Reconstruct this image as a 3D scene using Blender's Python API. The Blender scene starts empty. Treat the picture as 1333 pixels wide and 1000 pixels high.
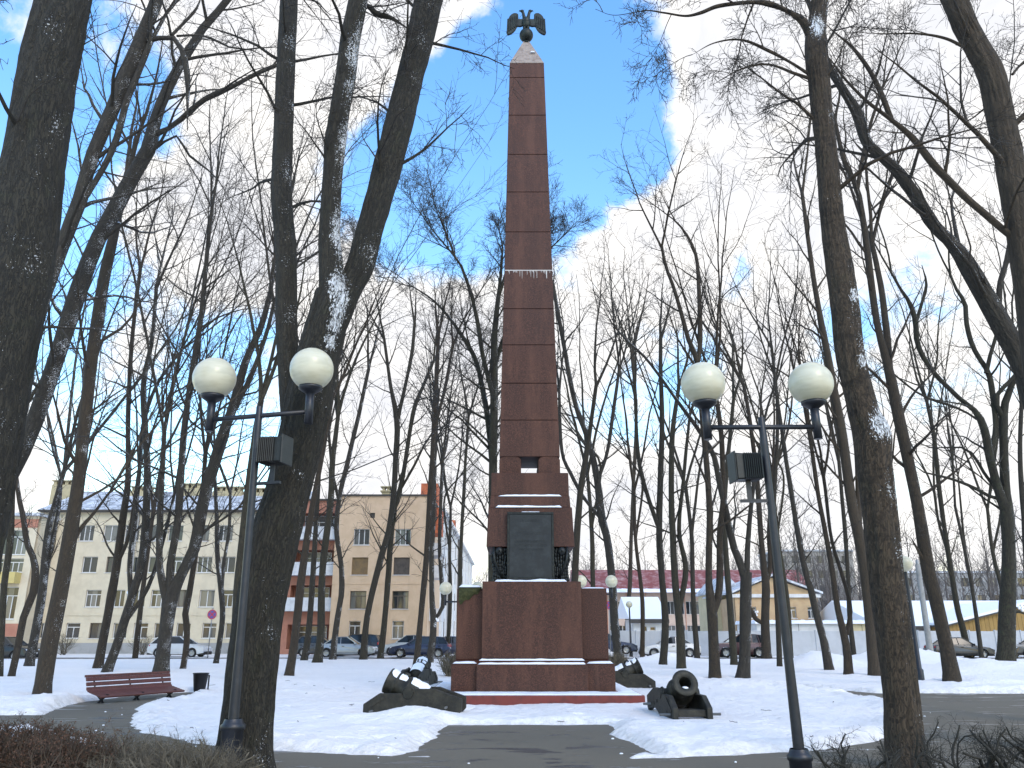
import bpy, bmesh, math, random
import numpy as np
from mathutils import Vector, Matrix

R = math.radians
rng = np.random.default_rng(11)
random.seed(5)
SC = bpy.context.scene
COL = SC.collection

# ------------------------------------------------------------------ camera
F_PX, PITCH, EYE = 1040.0, R(17.4), 1.6
cd = bpy.data.cameras.new('camera')
cd.sensor_width = 36.0
cd.lens = 36.0 * F_PX / 1333.0
cd.clip_start, cd.clip_end = 0.1, 3000
cam = bpy.data.objects.new('camera', cd)
cam.location = (0, 0, EYE)
cam.rotation_euler = (math.pi / 2 + PITCH, 0, 0)
COL.objects.link(cam)
SC.camera = cam
CP, SP = math.cos(PITCH), math.sin(PITCH)

def ray(u, v):
    dx, dy = (u - 666.5) / F_PX, (500.0 - v) / F_PX
    return np.array([dx, CP - dy * SP, SP + dy * CP])
def P(u, v, Y):                     # the place, Y metres in front, seen at photo pixel u, v
    d = ray(u, v); t = Y / d[1]
    return np.array([d[0] * t, Y, EYE + d[2] * t])
def G(u, v, z=0.0):                 # the place on the ground seen at u, v
    d = ray(u, v); t = (z - EYE) / d[2]
    return np.array([d[0] * t, d[1] * t, z])
def MPP(u, v, Y):                   # metres per photo pixel there
    return Y / ray(u, v)[1] / F_PX

# ------------------------------------------------------------------ world: blue winter sky with broken cloud
SUN_EL, SUN_AZ = R(38), R(150)      # azimuth clockwise from +Y: behind the camera, to the right
W = bpy.data.worlds.new('World'); SC.world = W; W.use_nodes = True
nt = W.node_tree; N = nt.nodes; LK = nt.links
for n in list(N): N.remove(n)
def wn(t, **k):
    n = N.new(t)
    for a, b in k.items(): setattr(n, a, b)
    return n
def wmath(op, a, b=None, c=None, clamp=False):
    n = wn('ShaderNodeMath', operation=op); n.use_clamp = clamp
    for i, x in enumerate((a, b, c)):
        if x is None: continue
        if hasattr(x, 'links'): LK.new(x, n.inputs[i])
        else: n.inputs[i].default_value = x
    return n.outputs[0]
wout = wn('ShaderNodeOutputWorld'); wbg = wn('ShaderNodeBackground')
wbg.inputs['Strength'].default_value = 0.12
sky = wn('ShaderNodeTexSky', sky_type='NISHITA')
sky.sun_disc = False
sky.sun_elevation = SUN_EL; sky.sun_rotation = SUN_AZ
sky.air_density = 1.6; sky.dust_density = 0.6; sky.ozone_density = 3.0
hs = wn('ShaderNodeHueSaturation'); hs.inputs['Hue'].default_value = 0.506
hs.inputs['Saturation'].default_value = 1.27; hs.inputs['Value'].default_value = 2.65
LK.new(sky.outputs[0], hs.inputs['Color'])
tc = wn('ShaderNodeTexCoord'); DIR = tc.outputs['Generated']
# wind-torn noise
def wnoise(scale, detail, rough, dist, off):
    mp = wn('ShaderNodeMapping'); mp.inputs['Location'].default_value = off
    LK.new(DIR, mp.inputs['Vector'])
    t = wn('ShaderNodeTexNoise'); t.inputs['Scale'].default_value = scale
    t.inputs['Detail'].default_value = detail; t.inputs['Roughness'].default_value = rough
    t.inputs['Distortion'].default_value = dist
    LK.new(mp.outputs[0], t.inputs['Vector']); return t.outputs['Fac']
n1 = wnoise(4.6, 8, 0.58, 0.35, (0.3, 1.7, 0.2))
n2 = wnoise(15.0, 6, 0.62, 0.2, (2.1, 0.4, 1.3)); n3 = wnoise(8.5, 7, 0.6, 0.5, (5.1, 2.4, 0.3))
# cloud banks by direction (photo u, v, angular radius in deg, weight)
BANKS = [(330, 70, 15, .75), (230, 40, 10, .35), (440, 60, 8, .4), (290, 360, 8.5, .85), (200, 330, 6, .25),
         (560, 470, 9.5, .8), (480, 560, 7, .35), (640, 420, 6, .3), (800, 360, 6, .5), (775, 285, 2.2, .4), (845, 395, 6, .3),
         (960, 190, 10, .55), (1090, 230, 13, .6), (1250, 120, 13, .45), (850, 20, 6, .45), (760, 10, 3, .2), (1260, 560, 12, .55), (1080, 600, 8, .4),
         (1010, 380, 4, .3), (800, 600, 10, .5), (950, 640, 8, .35), (520, 650, 9, .4), (170, 640, 12, .45), (30, 560, 7, .25),
         (690, 200, 7.5, -.75), (600, 200, 6, -.7), (620, 120, 4, -.4), (560, 300, 5, -.5), (740, 120, 6, -.6), (600, 310, 5, -.35), (760, 200, 4.5, -.5),
         (330, 210, 4, -.35), (230, 150, 3, -.15), (40, 120, 9, -.5), (25, 300, 8, -.4), (235, 500, 8, -.5), (110, 470, 5, -.3), (380, 450, 6, -.35),
         (960, 430, 6, -.45), (1190, 440, 5, -.4), (870, 500, 4, -.35), (640, 600, 3, -.3), (590, 660, 4, -.3), (500, 180, 1.5, -.4), (530, 250, 6, -.6), (800, 130, 6, -.7), (820, 250, 4, -.4), (70, 260, 7, -.5), (10, 60, 8, -.5), (330, 130, 2, -.2), (250, 480, 8, -.45), (350, 520, 6, -.35), (500, 610, 4, -.3), (1000, 470, 6, -.35), (1120, 350, 4, -.3), (920, 330, 3, -.35), (1300, 330, 5, -.2), (770, 500, 5, -.35), (700, 330, 4, -.3)]
dens = wmath('MULTIPLY_ADD', n1, 3.0, -1.93)
dens = wmath('MULTIPLY_ADD', n2, 1.3, dens); dens = wmath('MULTIPLY_ADD', n3, 2.2, wmath('SUBTRACT', dens, 1.0))
for (u, v, rad, wgt) in BANKS:
    d = ray(u, v); d = d / np.linalg.norm(d)
    dp = wn('ShaderNodeVectorMath', operation='DOT_PRODUCT')
    LK.new(DIR, dp.inputs[0]); dp.inputs[1].default_value = tuple(d)
    mr = wn('ShaderNodeMapRange', interpolation_type='SMOOTHSTEP')
    mr.inputs['From Min'].default_value = math.cos(R(rad * 1.5)); mr.inputs['From Max'].default_value = math.cos(R(rad * .25))
    mr.inputs['To Min'].default_value = 0; mr.inputs['To Max'].default_value = wgt
    LK.new(dp.outputs['Value'], mr.inputs['Value'])
    dens = wmath('ADD', dens, mr.outputs[0])
cm = wn('ShaderNodeMapRange', interpolation_type='SMOOTHSTEP')
cm.inputs['From Min'].default_value = 0.22; cm.inputs['From Max'].default_value = 0.85
LK.new(dens, cm.inputs['Value'])
thick = wn('ShaderNodeMapRange'); thick.inputs['From Min'].default_value = 0.5; thick.inputs['From Max'].default_value = 1.5
LK.new(dens, thick.inputs['Value'])
cc = wn('ShaderNodeMix', data_type='RGBA')
cc.inputs[6].default_value = (8.8, 8.55, 8.2, 1); cc.inputs[7].default_value = (6.7, 6.8, 7.2, 1)
thk2 = wmath('MULTIPLY', thick.outputs[0], wmath('MULTIPLY_ADD', n3, 2.6, -0.55, clamp=True), clamp=True)
LK.new(thk2, cc.inputs[0])
mx = wn('ShaderNodeMix', data_type='RGBA')
LK.new(cm.outputs[0], mx.inputs[0]); LK.new(hs.outputs[0], mx.inputs[6]); LK.new(cc.outputs[2], mx.inputs[7])
LK.new(mx.outputs[2], wbg.inputs['Color']); LK.new(wbg.outputs[0], wout.inputs[0])

sl = bpy.data.lights.new('sun', 'SUN'); sl.energy = 1.2; sl.angle = R(22); sl.color = (1, .88, .74)
so = bpy.data.objects.new('sun', sl); COL.objects.link(so)
sd = Vector((math.sin(SUN_AZ) * math.cos(SUN_EL), math.cos(SUN_AZ) * math.cos(SUN_EL), math.sin(SUN_EL)))
so.rotation_euler = sd.to_track_quat('Z', 'Y').to_euler(); so.location = sd * 60

SC.view_settings.view_transform = 'Standard'; SC.view_settings.look = 'None'
SC.view_settings.exposure = 0.25; SC.view_settings.gamma = 1.0; SC.view_settings.use_curve_mapping = False
SC.render.engine = 'CYCLES'
SC.cycles.max_bounces = 6; SC.cycles.diffuse_bounces = 3; SC.cycles.glossy_bounces = 3; SC.cycles.transmission_bounces = 4
SC.cycles.use_denoising = True

# ------------------------------------------------------------------ object helpers
def tag(o, label=None, cat=None, group=None, kind=None):
    if label: o['label'] = label
    if cat: o['category'] = cat
    if group: o['group'] = group
    if kind: o['kind'] = kind
    return o
def thing(name, label, cat, loc=(0, 0, 0), rz=0.0, group=None):
    o = bpy.data.objects.new(name, None); o.empty_display_size = .2
    o.location = loc; o.rotation_euler = (0, 0, rz); COL.objects.link(o)
    return tag(o, label, cat, group)
def copy_tree(o, parent=None):
    c = o.copy(); COL.objects.link(c)
    if parent is not None: c.parent = parent
    for ch in list(o.children): copy_tree(ch, c)
    return c
def link(name, me, m, parent=None, kind=None, label=None):
    o = bpy.data.objects.new(name, me); COL.objects.link(o)
    if m is not None and not me.materials: me.materials.append(m)
    if parent is not None: o.parent = parent
    if kind: o['kind'] = kind
    if label: o['label'] = label
    return o
def np_mesh(name, V, Q, smooth=True):
    me = bpy.data.meshes.new(name); V = np.asarray(V, np.float32); Q = np.asarray(Q, np.int32)
    k = Q.shape[1]
    me.vertices.add(len(V)); me.vertices.foreach_set('co', V.ravel())
    me.loops.add(Q.size); me.loops.foreach_set('vertex_index', Q.ravel())
    me.polygons.add(len(Q)); me.polygons.foreach_set('loop_start', np.arange(0, Q.size, k, dtype=np.int32))
    me.polygons.foreach_set('use_smooth', np.full(len(Q), smooth, dtype=bool))
    me.update(calc_edges=True); return me

class MB:
    """collects shapes, then links them as one mesh object"""
    def __init__(s): s.v = []; s.f = []; s.sm = []
    def add(s, V, Fc, smooth=False):
        b = len(s.v); s.v += [tuple(x) for x in V]
        s.f += [tuple(i + b for i in q) for q in Fc]; s.sm += [smooth] * len(Fc); return s
    def box(s, x0, x1, y0, y1, z0, z1):
        V = [(x0, y0, z0), (x1, y0, z0), (x1, y1, z0), (x0, y1, z0), (x0, y0, z1), (x1, y0, z1), (x1, y1, z1), (x0, y1, z1)]
        return s.add(V, [(0, 3, 2, 1), (4, 5, 6, 7), (0, 1, 5, 4), (1, 2, 6, 5), (2, 3, 7, 6), (3, 0, 4, 7)])
    def bar(s, a, b, w, h):
        a, b = Vector(a), Vector(b); d = (b - a).normalized()
        up = Vector((0, 0, 1)) if abs(d.z) < .9 else Vector((0, 1, 0))
        x = d.cross(up).normalized(); y = x.cross(d)
        V = [p + x * sx * w / 2 + y * sy * h / 2 for p in (a, b) for sx, sy in ((-1, -1), (1, -1), (1, 1), (-1, 1))]
        return s.add(V, [(0, 1, 2, 3), (7, 6, 5, 4), (4, 5, 1, 0), (5, 6, 2, 1), (6, 7, 3, 2), (7, 4, 0, 3)])
    def frustum(s, cx, cy, z0, z1, hx0, hy0, hx1, hy1):
        V = [(cx - hx0, cy - hy0, z0), (cx + hx0, cy - hy0, z0), (cx + hx0, cy + hy0, z0), (cx - hx0, cy + hy0, z0),
             (cx - hx1, cy - hy1, z1), (cx + hx1, cy - hy1, z1), (cx + hx1, cy + hy1, z1), (cx - hx1, cy + hy1, z1)]
        return s.add(V, [(0, 3, 2, 1), (4, 5, 6, 7), (0, 1, 5, 4), (1, 2, 6, 5), (2, 3, 7, 6), (3, 0, 4, 7)])
    def tube(s, pts, rad, n=8, cap=True):
        pts = [Vector(p) for p in pts]; K = len(pts)
        rad = [rad] * K if not hasattr(rad, '__len__') else rad
        V = []; Fc = []; px = None
        for i, p in enumerate(pts):
            d = (pts[min(i + 1, K - 1)] - pts[max(i - 1, 0)])
            d = d.normalized() if d.length > 1e-9 else Vector((0, 0, 1))
            if px is None: px = d.orthogonal().normalized()
            px = (px - d * px.dot(d)).normalized(); py = d.cross(px)
            for k in range(n):
                a = 2 * math.pi * k / n; V.append(p + (px * math.cos(a) + py * math.sin(a)) * rad[i])
        for i in range(K - 1):
            for k in range(n):
                Fc.append((i * n + k, i * n + (k + 1) % n, (i + 1) * n + (k + 1) % n, (i + 1) * n + k))
        s.add(V, Fc, True)
        if cap:
            b = len(s.v) - len(V)
            s.f += [tuple(b + k for k in range(n))[::-1], tuple(b + (K - 1) * n + k for k in range(n))]; s.sm += [False, False]
        return s
    def lathe(s, prof, n=20, M=None, smooth=True):
        """profile of (radius, height) about Z; M places it"""
        M = M or Matrix(); V = []; Fc = []
        for r, z in prof:
            for k in range(n):
                a = 2 * math.pi * k / n; V.append(M @ Vector((r * math.cos(a), r * math.sin(a), z)))
        for i in range(len(prof) - 1):
            for k in range(n):
                Fc.append((i * n + k, i * n + (k + 1) % n, (i + 1) * n + (k + 1) % n, (i + 1) * n + k))
        return s.add(V, Fc, smooth)
    def ball(s, c, r, n=16, m=10, sc=(1, 1, 1)):
        prof = [(max(1e-4, math.sin(math.pi * i / m)), -math.cos(math.pi * i / m)) for i in range(m + 1)]
        return s.lathe(prof, n, Matrix.Translation(c) @ Matrix.Diagonal((r * sc[0], r * sc[1], r * sc[2], 1)))
    def prism(s, poly, y0, y1, M=None):
        """polygon in XZ pushed along Y"""
        M = M or Matrix(); n = len(poly)
        V = [M @ Vector((x, y0, z)) for x, z in poly] + [M @ Vector((x, y1, z)) for x, z in poly]
        Fc = [tuple(range(n)), tuple(range(2 * n - 1, n - 1, -1))] + [(i, n + i, n + (i + 1) % n, (i + 1) % n) for i in range(n)]
        return s.add(V, Fc)
    def build(s, name, m, parent=None, bevel=0.0, kind=None, label=None, seg=1, fix=True, at=None):
        me = bpy.data.meshes.new(name); me.from_pydata(s.v, [], s.f)
        me.polygons.foreach_set('use_smooth', s.sm)
        if fix or bevel:
            bm = bmesh.new(); bm.from_mesh(me)
            if fix: bmesh.ops.recalc_face_normals(bm, faces=bm.faces)
            if bevel:
                es = [e for e in bm.edges if len(e.link_faces) == 2 and e.calc_face_angle(0) > .6 and not e.link_faces[0].smooth]
                bmesh.ops.bevel(bm, geom=es, offset=bevel, segments=seg, affect='EDGES', profile=.6, clamp_overlap=True)
            bm.to_mesh(me); bm.free()
        o = link(name, me, m, parent, kind, label)
        if at is not None: o.location = at
        return o

# ------------------------------------------------------------------ value noise in numpy (for shapes)
_H = np.random.default_rng(3).random(4096)
def vnoise(x, y, z=0.0):
    x, y, z = np.broadcast_arrays(np.asarray(x, float), np.asarray(y, float), np.asarray(z, float))
    xi, yi, zi = np.floor(x).astype(int), np.floor(y).astype(int), np.floor(z).astype(int)
    xf, yf, zf = x - xi, y - yi, z - zi
    sx, sy, sz = (t * t * (3 - 2 * t) for t in (xf, yf, zf))
    h = lambda a, b, c: _H[(a * 73 + b * 179 + c * 283 + a * b * 7 + b * c * 13) & 4095]
    l = lambda a, b, t: a + (b - a) * t
    c0 = l(l(h(xi, yi, zi), h(xi + 1, yi, zi), sx), l(h(xi, yi + 1, zi), h(xi + 1, yi + 1, zi), sx), sy)
    c1 = l(l(h(xi, yi, zi + 1), h(xi + 1, yi, zi + 1), sx), l(h(xi, yi + 1, zi + 1), h(xi + 1, yi + 1, zi + 1), sx), sy)
    return l(c0, c1, sz)
def fbm(x, y, z=0.0, o=4):
    t = 0; a = .5; f = 1.0
    for _ in range(o):
        t = t + a * vnoise(x * f + 17.3 * f, y * f + 5.1, z * f + 9.7); a *= .5; f *= 2.03
    return t

# ------------------------------------------------------------------ materials
def mat(name, col, rough=.7, metal=0.0, spec=None):
    m = bpy.data.materials.new(name); m.use_nodes = True
    b = m.node_tree.nodes['Principled BSDF']
    b.inputs['Base Color'].default_value = (*col, 1); b.inputs['Roughness'].default_value = rough; b.inputs['Metallic'].default_value = metal
    if spec is not None: b.inputs['Specular IOR Level'].default_value = spec
    return m
class MT:
    """small node writer for one material"""
    def __init__(s, name, rough=.7, metal=0.0):
        s.m = mat(name, (.5, .5, .5), rough, metal); s.t = s.m.node_tree; s.b = s.t.nodes['Principled BSDF']
        s.tc = s.t.nodes.new('ShaderNodeTexCoord'); s.obj = s.tc.outputs['Object']
    def node(s, t, **k):
        n = s.t.nodes.new(t)
        for a, b in k.items(): setattr(n, a, b)
        return n
    def L(s, a, b): s.t.links.new(a, b)
    def put(s, sock, x):
        if hasattr(x, 'links'): s.L(x, sock)
        elif hasattr(x, '__len__') and len(x) == 3 and sock.type == 'RGBA': sock.default_value = (*x, 1)
        else: sock.default_value = x
    def attr(s, name):
        n = s.node('ShaderNodeAttribute'); n.attribute_name = name; return n.outputs['Vector']
    def mapping(s, vec, scale=(1, 1, 1), loc=(0, 0, 0), rot=(0, 0, 0)):
        n = s.node('ShaderNodeMapping'); s.L(vec, n.inputs[0])
        n.inputs['Scale'].default_value = scale; n.inputs['Location'].default_value = loc; n.inputs['Rotation'].default_value = rot
        return n.outputs[0]
    def noise(s, vec, scale, detail=4, rough=.55, dist=0.0, out='Fac'):
        n = s.node('ShaderNodeTexNoise'); s.L(vec, n.inputs['Vector'])
        n.inputs['Scale'].default_value = scale; n.inputs['Detail'].default_value = detail
        n.inputs['Roughness'].default_value = rough; n.inputs['Distortion'].default_value = dist
        return n.outputs[out]
    def voro(s, vec, scale, feature='F1', out='Distance'):
        n = s.node('ShaderNodeTexVoronoi', feature=feature); s.L(vec, n.inputs['Vector']); n.inputs['Scale'].default_value = scale
        return n.outputs[out]
    def ramp(s, fac, a, b, lo=0.0, hi=1.0, smooth=True):
        n = s.node('ShaderNodeMapRange'); n.interpolation_type = 'SMOOTHSTEP' if smooth else 'LINEAR'
        s.L(fac, n.inputs['Value']); n.inputs['From Min'].default_value = a; n.inputs['From Max'].default_value = b
        n.inputs['To Min'].default_value = lo; n.inputs['To Max'].default_value = hi
        return n.outputs[0]
    def mix(s, fac, a, b, blend='MIX'):
        n = s.node('ShaderNodeMix', data_type='RGBA', blend_type=blend)
        s.put(n.inputs[0], fac); s.put(n.inputs[6], a); s.put(n.inputs[7], b); return n.outputs[2]
    def math(s, op, a, b=0.0, c=None, clamp=False):
        n = s.node('ShaderNodeMath', operation=op); n.use_clamp = clamp
        s.put(n.inputs[0], a); s.put(n.inputs[1], b)
        if c is not None: s.put(n.inputs[2], c)
        return n.outputs[0]
    def normal(s):
        return s.node('ShaderNodeNewGeometry').outputs['Normal']
    def dot(s, vec, d):
        n = s.node('ShaderNodeVectorMath', operation='DOT_PRODUCT'); s.L(vec, n.inputs[0]); n.inputs[1].default_value = d
        return n.outputs['Value']
    def node_z(s, vec):
        n = s.node('ShaderNodeSeparateXYZ'); s.L(vec, n.inputs[0]); return n.outputs[2]
    def rnd(s): return s.node('ShaderNodeObjectInfo').outputs['Random']
    def pos(s): return s.node('ShaderNodeNewGeometry').outputs['Position']
    def col(s, x): s.put(s.b.inputs['Base Color'], x)
    def rough(s, x): s.put(s.b.inputs['Roughness'], x)
    def bump(s, h, strength=.5, dist=.02):
        n = s.node('ShaderNodeBump'); s.L(h, n.inputs['Height']); n.inputs['Strength'].default_value = strength
        n.inputs['Distance'].default_value = dist; s.L(n.outputs[0], s.b.inputs['Normal'])

def m_bark(name, dark, light, sc, snow=(.75, -.25, .6), snow_amt=0.0, moss=.25, bumpd=.02, spots=False):
    """furrowed bark laid along each stem through the 'bark' coordinate"""
    k = MT(name, .9); A = k.attr('bark')
    warp = k.noise(A, 2.5 * sc, 3, out='Color')
    vm = k.node('ShaderNodeVectorMath', operation='MULTIPLY_ADD'); k.L(warp, vm.inputs[0]); vm.inputs[1].default_value = (.05, .05, .05); k.L(A, vm.inputs[2])
    S = k.mapping(vm.outputs[0], (1, 1, .30)); S1 = k.mapping(vm.outputs[0], (1, 1, .20))
    rn = k.noise(S1, 24 * sc, 3.5, .6, .7)
    ridge = k.math('ABSOLUTE', k.math('SUBTRACT', rn, .5))
    fine = k.noise(S, 90 * sc, 5, .65)
    big = k.noise(A, 1.6, 4)
    h = k.math('ADD', k.ramp(ridge, .004, .075), k.math('MULTIPLY', fine, .65))
    c = k.mix(k.ramp(h, .15, 1.45), dark, light)
    c = k.mix(k.ramp(big, .35, .75, 0, .55), c, tuple(x * .62 for x in light))
    c = k.mix(k.ramp(k.noise(A, 4.3, 5, .6), .52, .75, 0, moss), c, (.040, .046, .022))
    c = k.mix(k.ramp(k.noise(A, 7.7, 5, .7), .6, .78, 0, .45), c, (.085, .085, .074))
    if spots:
        Sp = k.mapping(A, (1, 1, .55)); c = k.mix(k.math('MULTIPLY', k.ramp(k.voro(Sp, 13), .30, .20), k.ramp(k.noise(A, 5, 2), .40, .50)), c, (.006, .005, .004))
        band = k.noise(k.mapping(A, (1, 1, 2.4)), 2.2, 4, .6); c = k.mix(k.math('MULTIPLY', k.ramp(band, .56, .64, 0, .75), k.ramp(k.node_z(A), 5.5, 7.5)), c, (.010, .008, .006))
    rv = k.rnd(); c = k.mix(k.ramp(rv, 0, 1, 0, .35, False), c, tuple(x * 1.25 for x in light))
    if snow_amt:
        nd = k.dot(k.normal(), snow)
        fl = k.noise(A, 42, 4, .7); br = k.noise(A, 1.9, 3)
        s = k.math('ADD', k.math('MULTIPLY', nd, .17), k.math('ADD', k.math('MULTIPLY', fl, .62), k.math('MULTIPLY', br, .36)))
        s = k.ramp(s, .70 - snow_amt, .735 - snow_amt)
        lg = k.node('ShaderNodeAttribute'); lg.attribute_name = 'lodged_snow'
        pit = k.math('ADD', k.math('MULTIPLY', k.noise(A, 30, 4, .7), .9), k.math('MULTIPLY', k.ramp(ridge, .004, .09), .30))
        s2 = k.ramp(k.math('MULTIPLY_ADD', pit, 1.9, lg.outputs['Fac']), 1.74, 1.92)
        s = k.math('MAXIMUM', s, k.math('MULTIPLY', s2, k.ramp(lg.outputs['Fac'], .05, .2)))
        c = k.mix(s, c, (.80, .82, .85))
    k.col(c); k.bump(h, .9, bumpd); return k.m
M_BARK = [m_bark('bark_grey', (.016, .014, .011), (.040, .033, .022), 1.0, snow_amt=-.015),
          m_bark('bark_olive', (.015, .014, .010), (.044, .037, .022), 1.0, snow_amt=-.02, moss=.6),
          m_bark('bark_brown', (.018, .014, .011), (.048, .035, .022), 1.0, snow_amt=-.015, moss=.15)]
M_BARK_SNOW = m_bark('bark_snow_flecked', (.015, .013, .011), (.046, .039, .030), 1.0, snow_amt=.022)
M_BARK_NEAR = m_bark('bark_deep_furrows', (.012, .011, .009), (.037, .032, .022), 1.5, snow=(.55, -.5, .55), snow_amt=-.02, moss=.35, bumpd=.03)
M_BARK_NEARSNOW = m_bark('bark_furrowed_snowy', (.012, .011, .009), (.037, .032, .022), 1.5, snow=(.85, -.45, .25), snow_amt=.025, moss=.3, bumpd=.03)
M_BARK_POCK = m_bark('bark_pocked', (.016, .013, .010), (.074, .053, .034), 1.6, snow=(.8, -.5, .4), snow_amt=-.012, moss=.3, bumpd=.022, spots=True)
M_BARK_BLACK = m_bark('bark_dark_moss', (.009, .008, .006), (.036, .032, .020), .8, snow_amt=.01, moss=.8)
M_BARK_PALE = m_bark('bark_smooth_brown', (.035, .028, .021), (.058, .043, .028), .9, snow=(.8, -.2, .5), snow_amt=-.02, moss=.12, bumpd=.012)
M_TWIG = [mat('twig_grey', (.040, .035, .031), .85), mat('twig_brown', (.046, .036, .030), .85), mat('twig_dark', (.028, .026, .026), .85)]

def m_snow():
    k = MT('snow', .55); p = k.pos()
    a = k.noise(p, 1.1, 6, .6); b = k.noise(p, 9, 5, .6); c = k.noise(p, 60, 3, .6)
    h = k.math('ADD', k.math('MULTIPLY', a, 1.2), k.math('ADD', k.math('MULTIPLY', b, .35), k.math('MULTIPLY', c, .08)))
    col = k.mix(k.ramp(k.noise(p, .55, 5, .65), .40, .72, 0, .35), (.85, .82, .795), (.74, .72, .70))
    dirt = k.ramp(k.noise(p, 3.1, 6, .75), .60, .80, 0, .40)
    spk = k.ramp(k.noise(p, 38, 3, .8), .69, .76, 0, .8); spk = k.math('MULTIPLY', spk, k.ramp(k.noise(p, .7, 4, .6), .45, .62))
    col = k.mix(spk, col, (.16, .13, .10))
    col = k.mix(dirt, col, (.55, .53, .49))
    sl = k.node('ShaderNodeAttribute'); sl.attribute_name = 'slush'
    col = k.mix(k.math('MULTIPLY', sl.outputs['Fac'], k.ramp(k.noise(p, 5.5, 6, .75), .38, .66)), col, (.36, .33, .28))
    k.col(col); k.bump(h, .8, .12)
    k.b.inputs['Specular IOR Level'].default_value = .25
    return k.m
M_SNOW = m_snow()
M_SNOWCAP = mat('snow_cap', (.86, .885, .93), .6)
def m_asphalt(name, base, wet_lo, wet_hi):
    k = MT(name, .8); p = k.pos()
    agg = k.noise(p, 140, 3, .7); big = k.noise(p, .45, 5, .6)
    c = k.mix(k.ramp(agg, .3, .7), tuple(x * .72 for x in base), tuple(x * 1.25 for x in base))
    c = k.mix(k.ramp(big, .35, .7, 0, .5), c, tuple(x * .75 for x in base))
    st = k.mapping(p, (.55, 1.5, 1))
    wet = k.ramp(k.noise(st, 1.3, 6, .62, .4), wet_lo, wet_hi)
    c = k.mix(wet, c, (.048, .048, .047))
    grit = k.ramp(k.noise(p, 22, 4, .8), .66, .78, 0, .5)
    c = k.mix(grit, c, (.19, .175, .145))
    k.col(c); k.rough(k.math('MULTIPLY_ADD', wet, -.50, .80)); k.bump(agg, .35, .006); return k.m
M_PATH = m_asphalt('asphalt_path', (.128, .110, .079), .565, .60)
M_ROAD = m_asphalt('asphalt_road', (.055, .057, .062), .42, .55)

def m_granite(name='red_granite'):
    k = MT(name, .42); o = k.pos()
    sp = k.noise(o, 95, 3, .7); s2 = k.voro(o, 60, 'F1', 'Color')
    c = k.mix(k.ramp(sp, .30, .70), (.018, .0065, .004), (.098, .037, .023))
    c = k.mix(k.ramp(k.noise(o, 210, 2), .55, .72, 0, .7), c, (.020, .012, .012))
    c = k.mix(k.ramp(k.noise(o, 150, 2), .62, .75, 0, .5), c, (.22, .15, .12))
    c = k.mix(k.ramp(k.rnd(), 0, 1, 0, .30, False), c, (.050, .026, .022))
    g2 = k.noise(o, 34, 3, .75); c = k.mix(k.ramp(g2, .52, .66, 0, .75), c, (.140, .054, .035)); c = k.mix(k.ramp(g2, .46, .34, 0, .7), c, (.012, .005, .004))
    st0 = k.mapping(o, (1, 1, .16)); c = k.mix(k.ramp(k.noise(st0, 2.1, 5, .65), .46, .66, 0, .40), c, (.135, .057, .036))
    # water stains run down, and pale lime wash
    st = k.mapping(o, (1, 1, .10)); drip = k.noise(st, 5.5, 5, .65)
    c = k.mix(k.ramp(drip, .56, .72, 0, .50), c, (.034, .016, .012))
    c = k.mix(k.ramp(k.noise(st, 3.1, 5, .6), .58, .78, 0, .28), c, (.16, .080, .055))
    c = k.mix(k.ramp(k.noise(o, 1.4, 4), .45, .8, 0, .35), c, (.040, .017, .013))
    k.col(c); k.rough(k.ramp(sp, .2, .8, .45, .65)); k.b.inputs['Specular IOR Level'].default_value = .28; k.bump(sp, .10, .004); return k.m
M_GRANITE = m_granite()
M_JOINT = mat('joint_mortar', (.020, .014, .012), .9)
def m_worn(name, a, b, sc=6, rough=.6, metal=0.0, thr=(.4, .7), bumps=.2, bd=.004):
    k = MT(name, rough, metal); n = k.noise(k.obj, sc, 6, .65)
    k.col(k.mix(k.ramp(n, *thr), a, b)); k.bump(k.noise(k.obj, sc * 5, 4, .6), bumps, bd); return k.m
M_CAPSTONE = m_worn('pale_cap_stone', (.30, .25, .22), (.19, .145, .125), 5, .75)
M_SLAB_RED = m_worn('worn_red_paint', (.17, .030, .022), (.085, .022, .018), 5, .65, thr=(.45, .75))
M_BRONZE = m_worn('dark_bronze', (.014, .016, .017), (.032, .036, .034), 9, .42, .55)
M_PLAQUE = m_worn('bronze_plaque', (.009, .012, .015), (.022, .027, .031), 4, .5, .15)
M_VERDI = m_worn('verdigris_bronze', (.010, .014, .013), (.024, .034, .028), 6, .5, .4)
M_IRON = m_worn('gun_iron', (.016, .016, .013), (.050, .047, .035), 7, .6, .35, thr=(.35, .75), bumps=.45, bd=.01)
M_CHEEK = m_worn('painted_gun_carriage', (.014, .013, .010), (.040, .036, .025), 6, .65, .15, thr=(.35, .75), bumps=.5, bd=.012)
M_STEEL = mat('bare_steel', (.16, .16, .16), .45, .7)
M_LAMPPOST = m_worn('lamp_post_paint', (.011, .013, .019), (.020, .023, .031), 8, .42)
M_FLOOD = m_worn('floodlight_casing', (.010, .012, .012), (.020, .022, .022), 8, .45)
M_GLASS_DK = mat('dark_glass', (.012, .016, .02), .06)
def m_globe():
    k = MT('opal_globe', .30); n = k.noise(k.mapping(k.obj, (1, 1, 4)), 3, 4)
    up = k.noise(k.obj, 2.0, 3)
    c = k.mix(k.ramp(n, .35, .7), (.64, .61, .47), (.52, .49, .35))
    c = k.mix(k.ramp(up, .4, .7, 0, .4), c, (.58, .56, .44))
    k.col(c); k.b.inputs['Subsurface Weight'].default_value = .25
    k.b.inputs['Subsurface Radius'].default_value = (.1, .1, .08); return k.m
M_GLOBE = m_globe()
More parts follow.
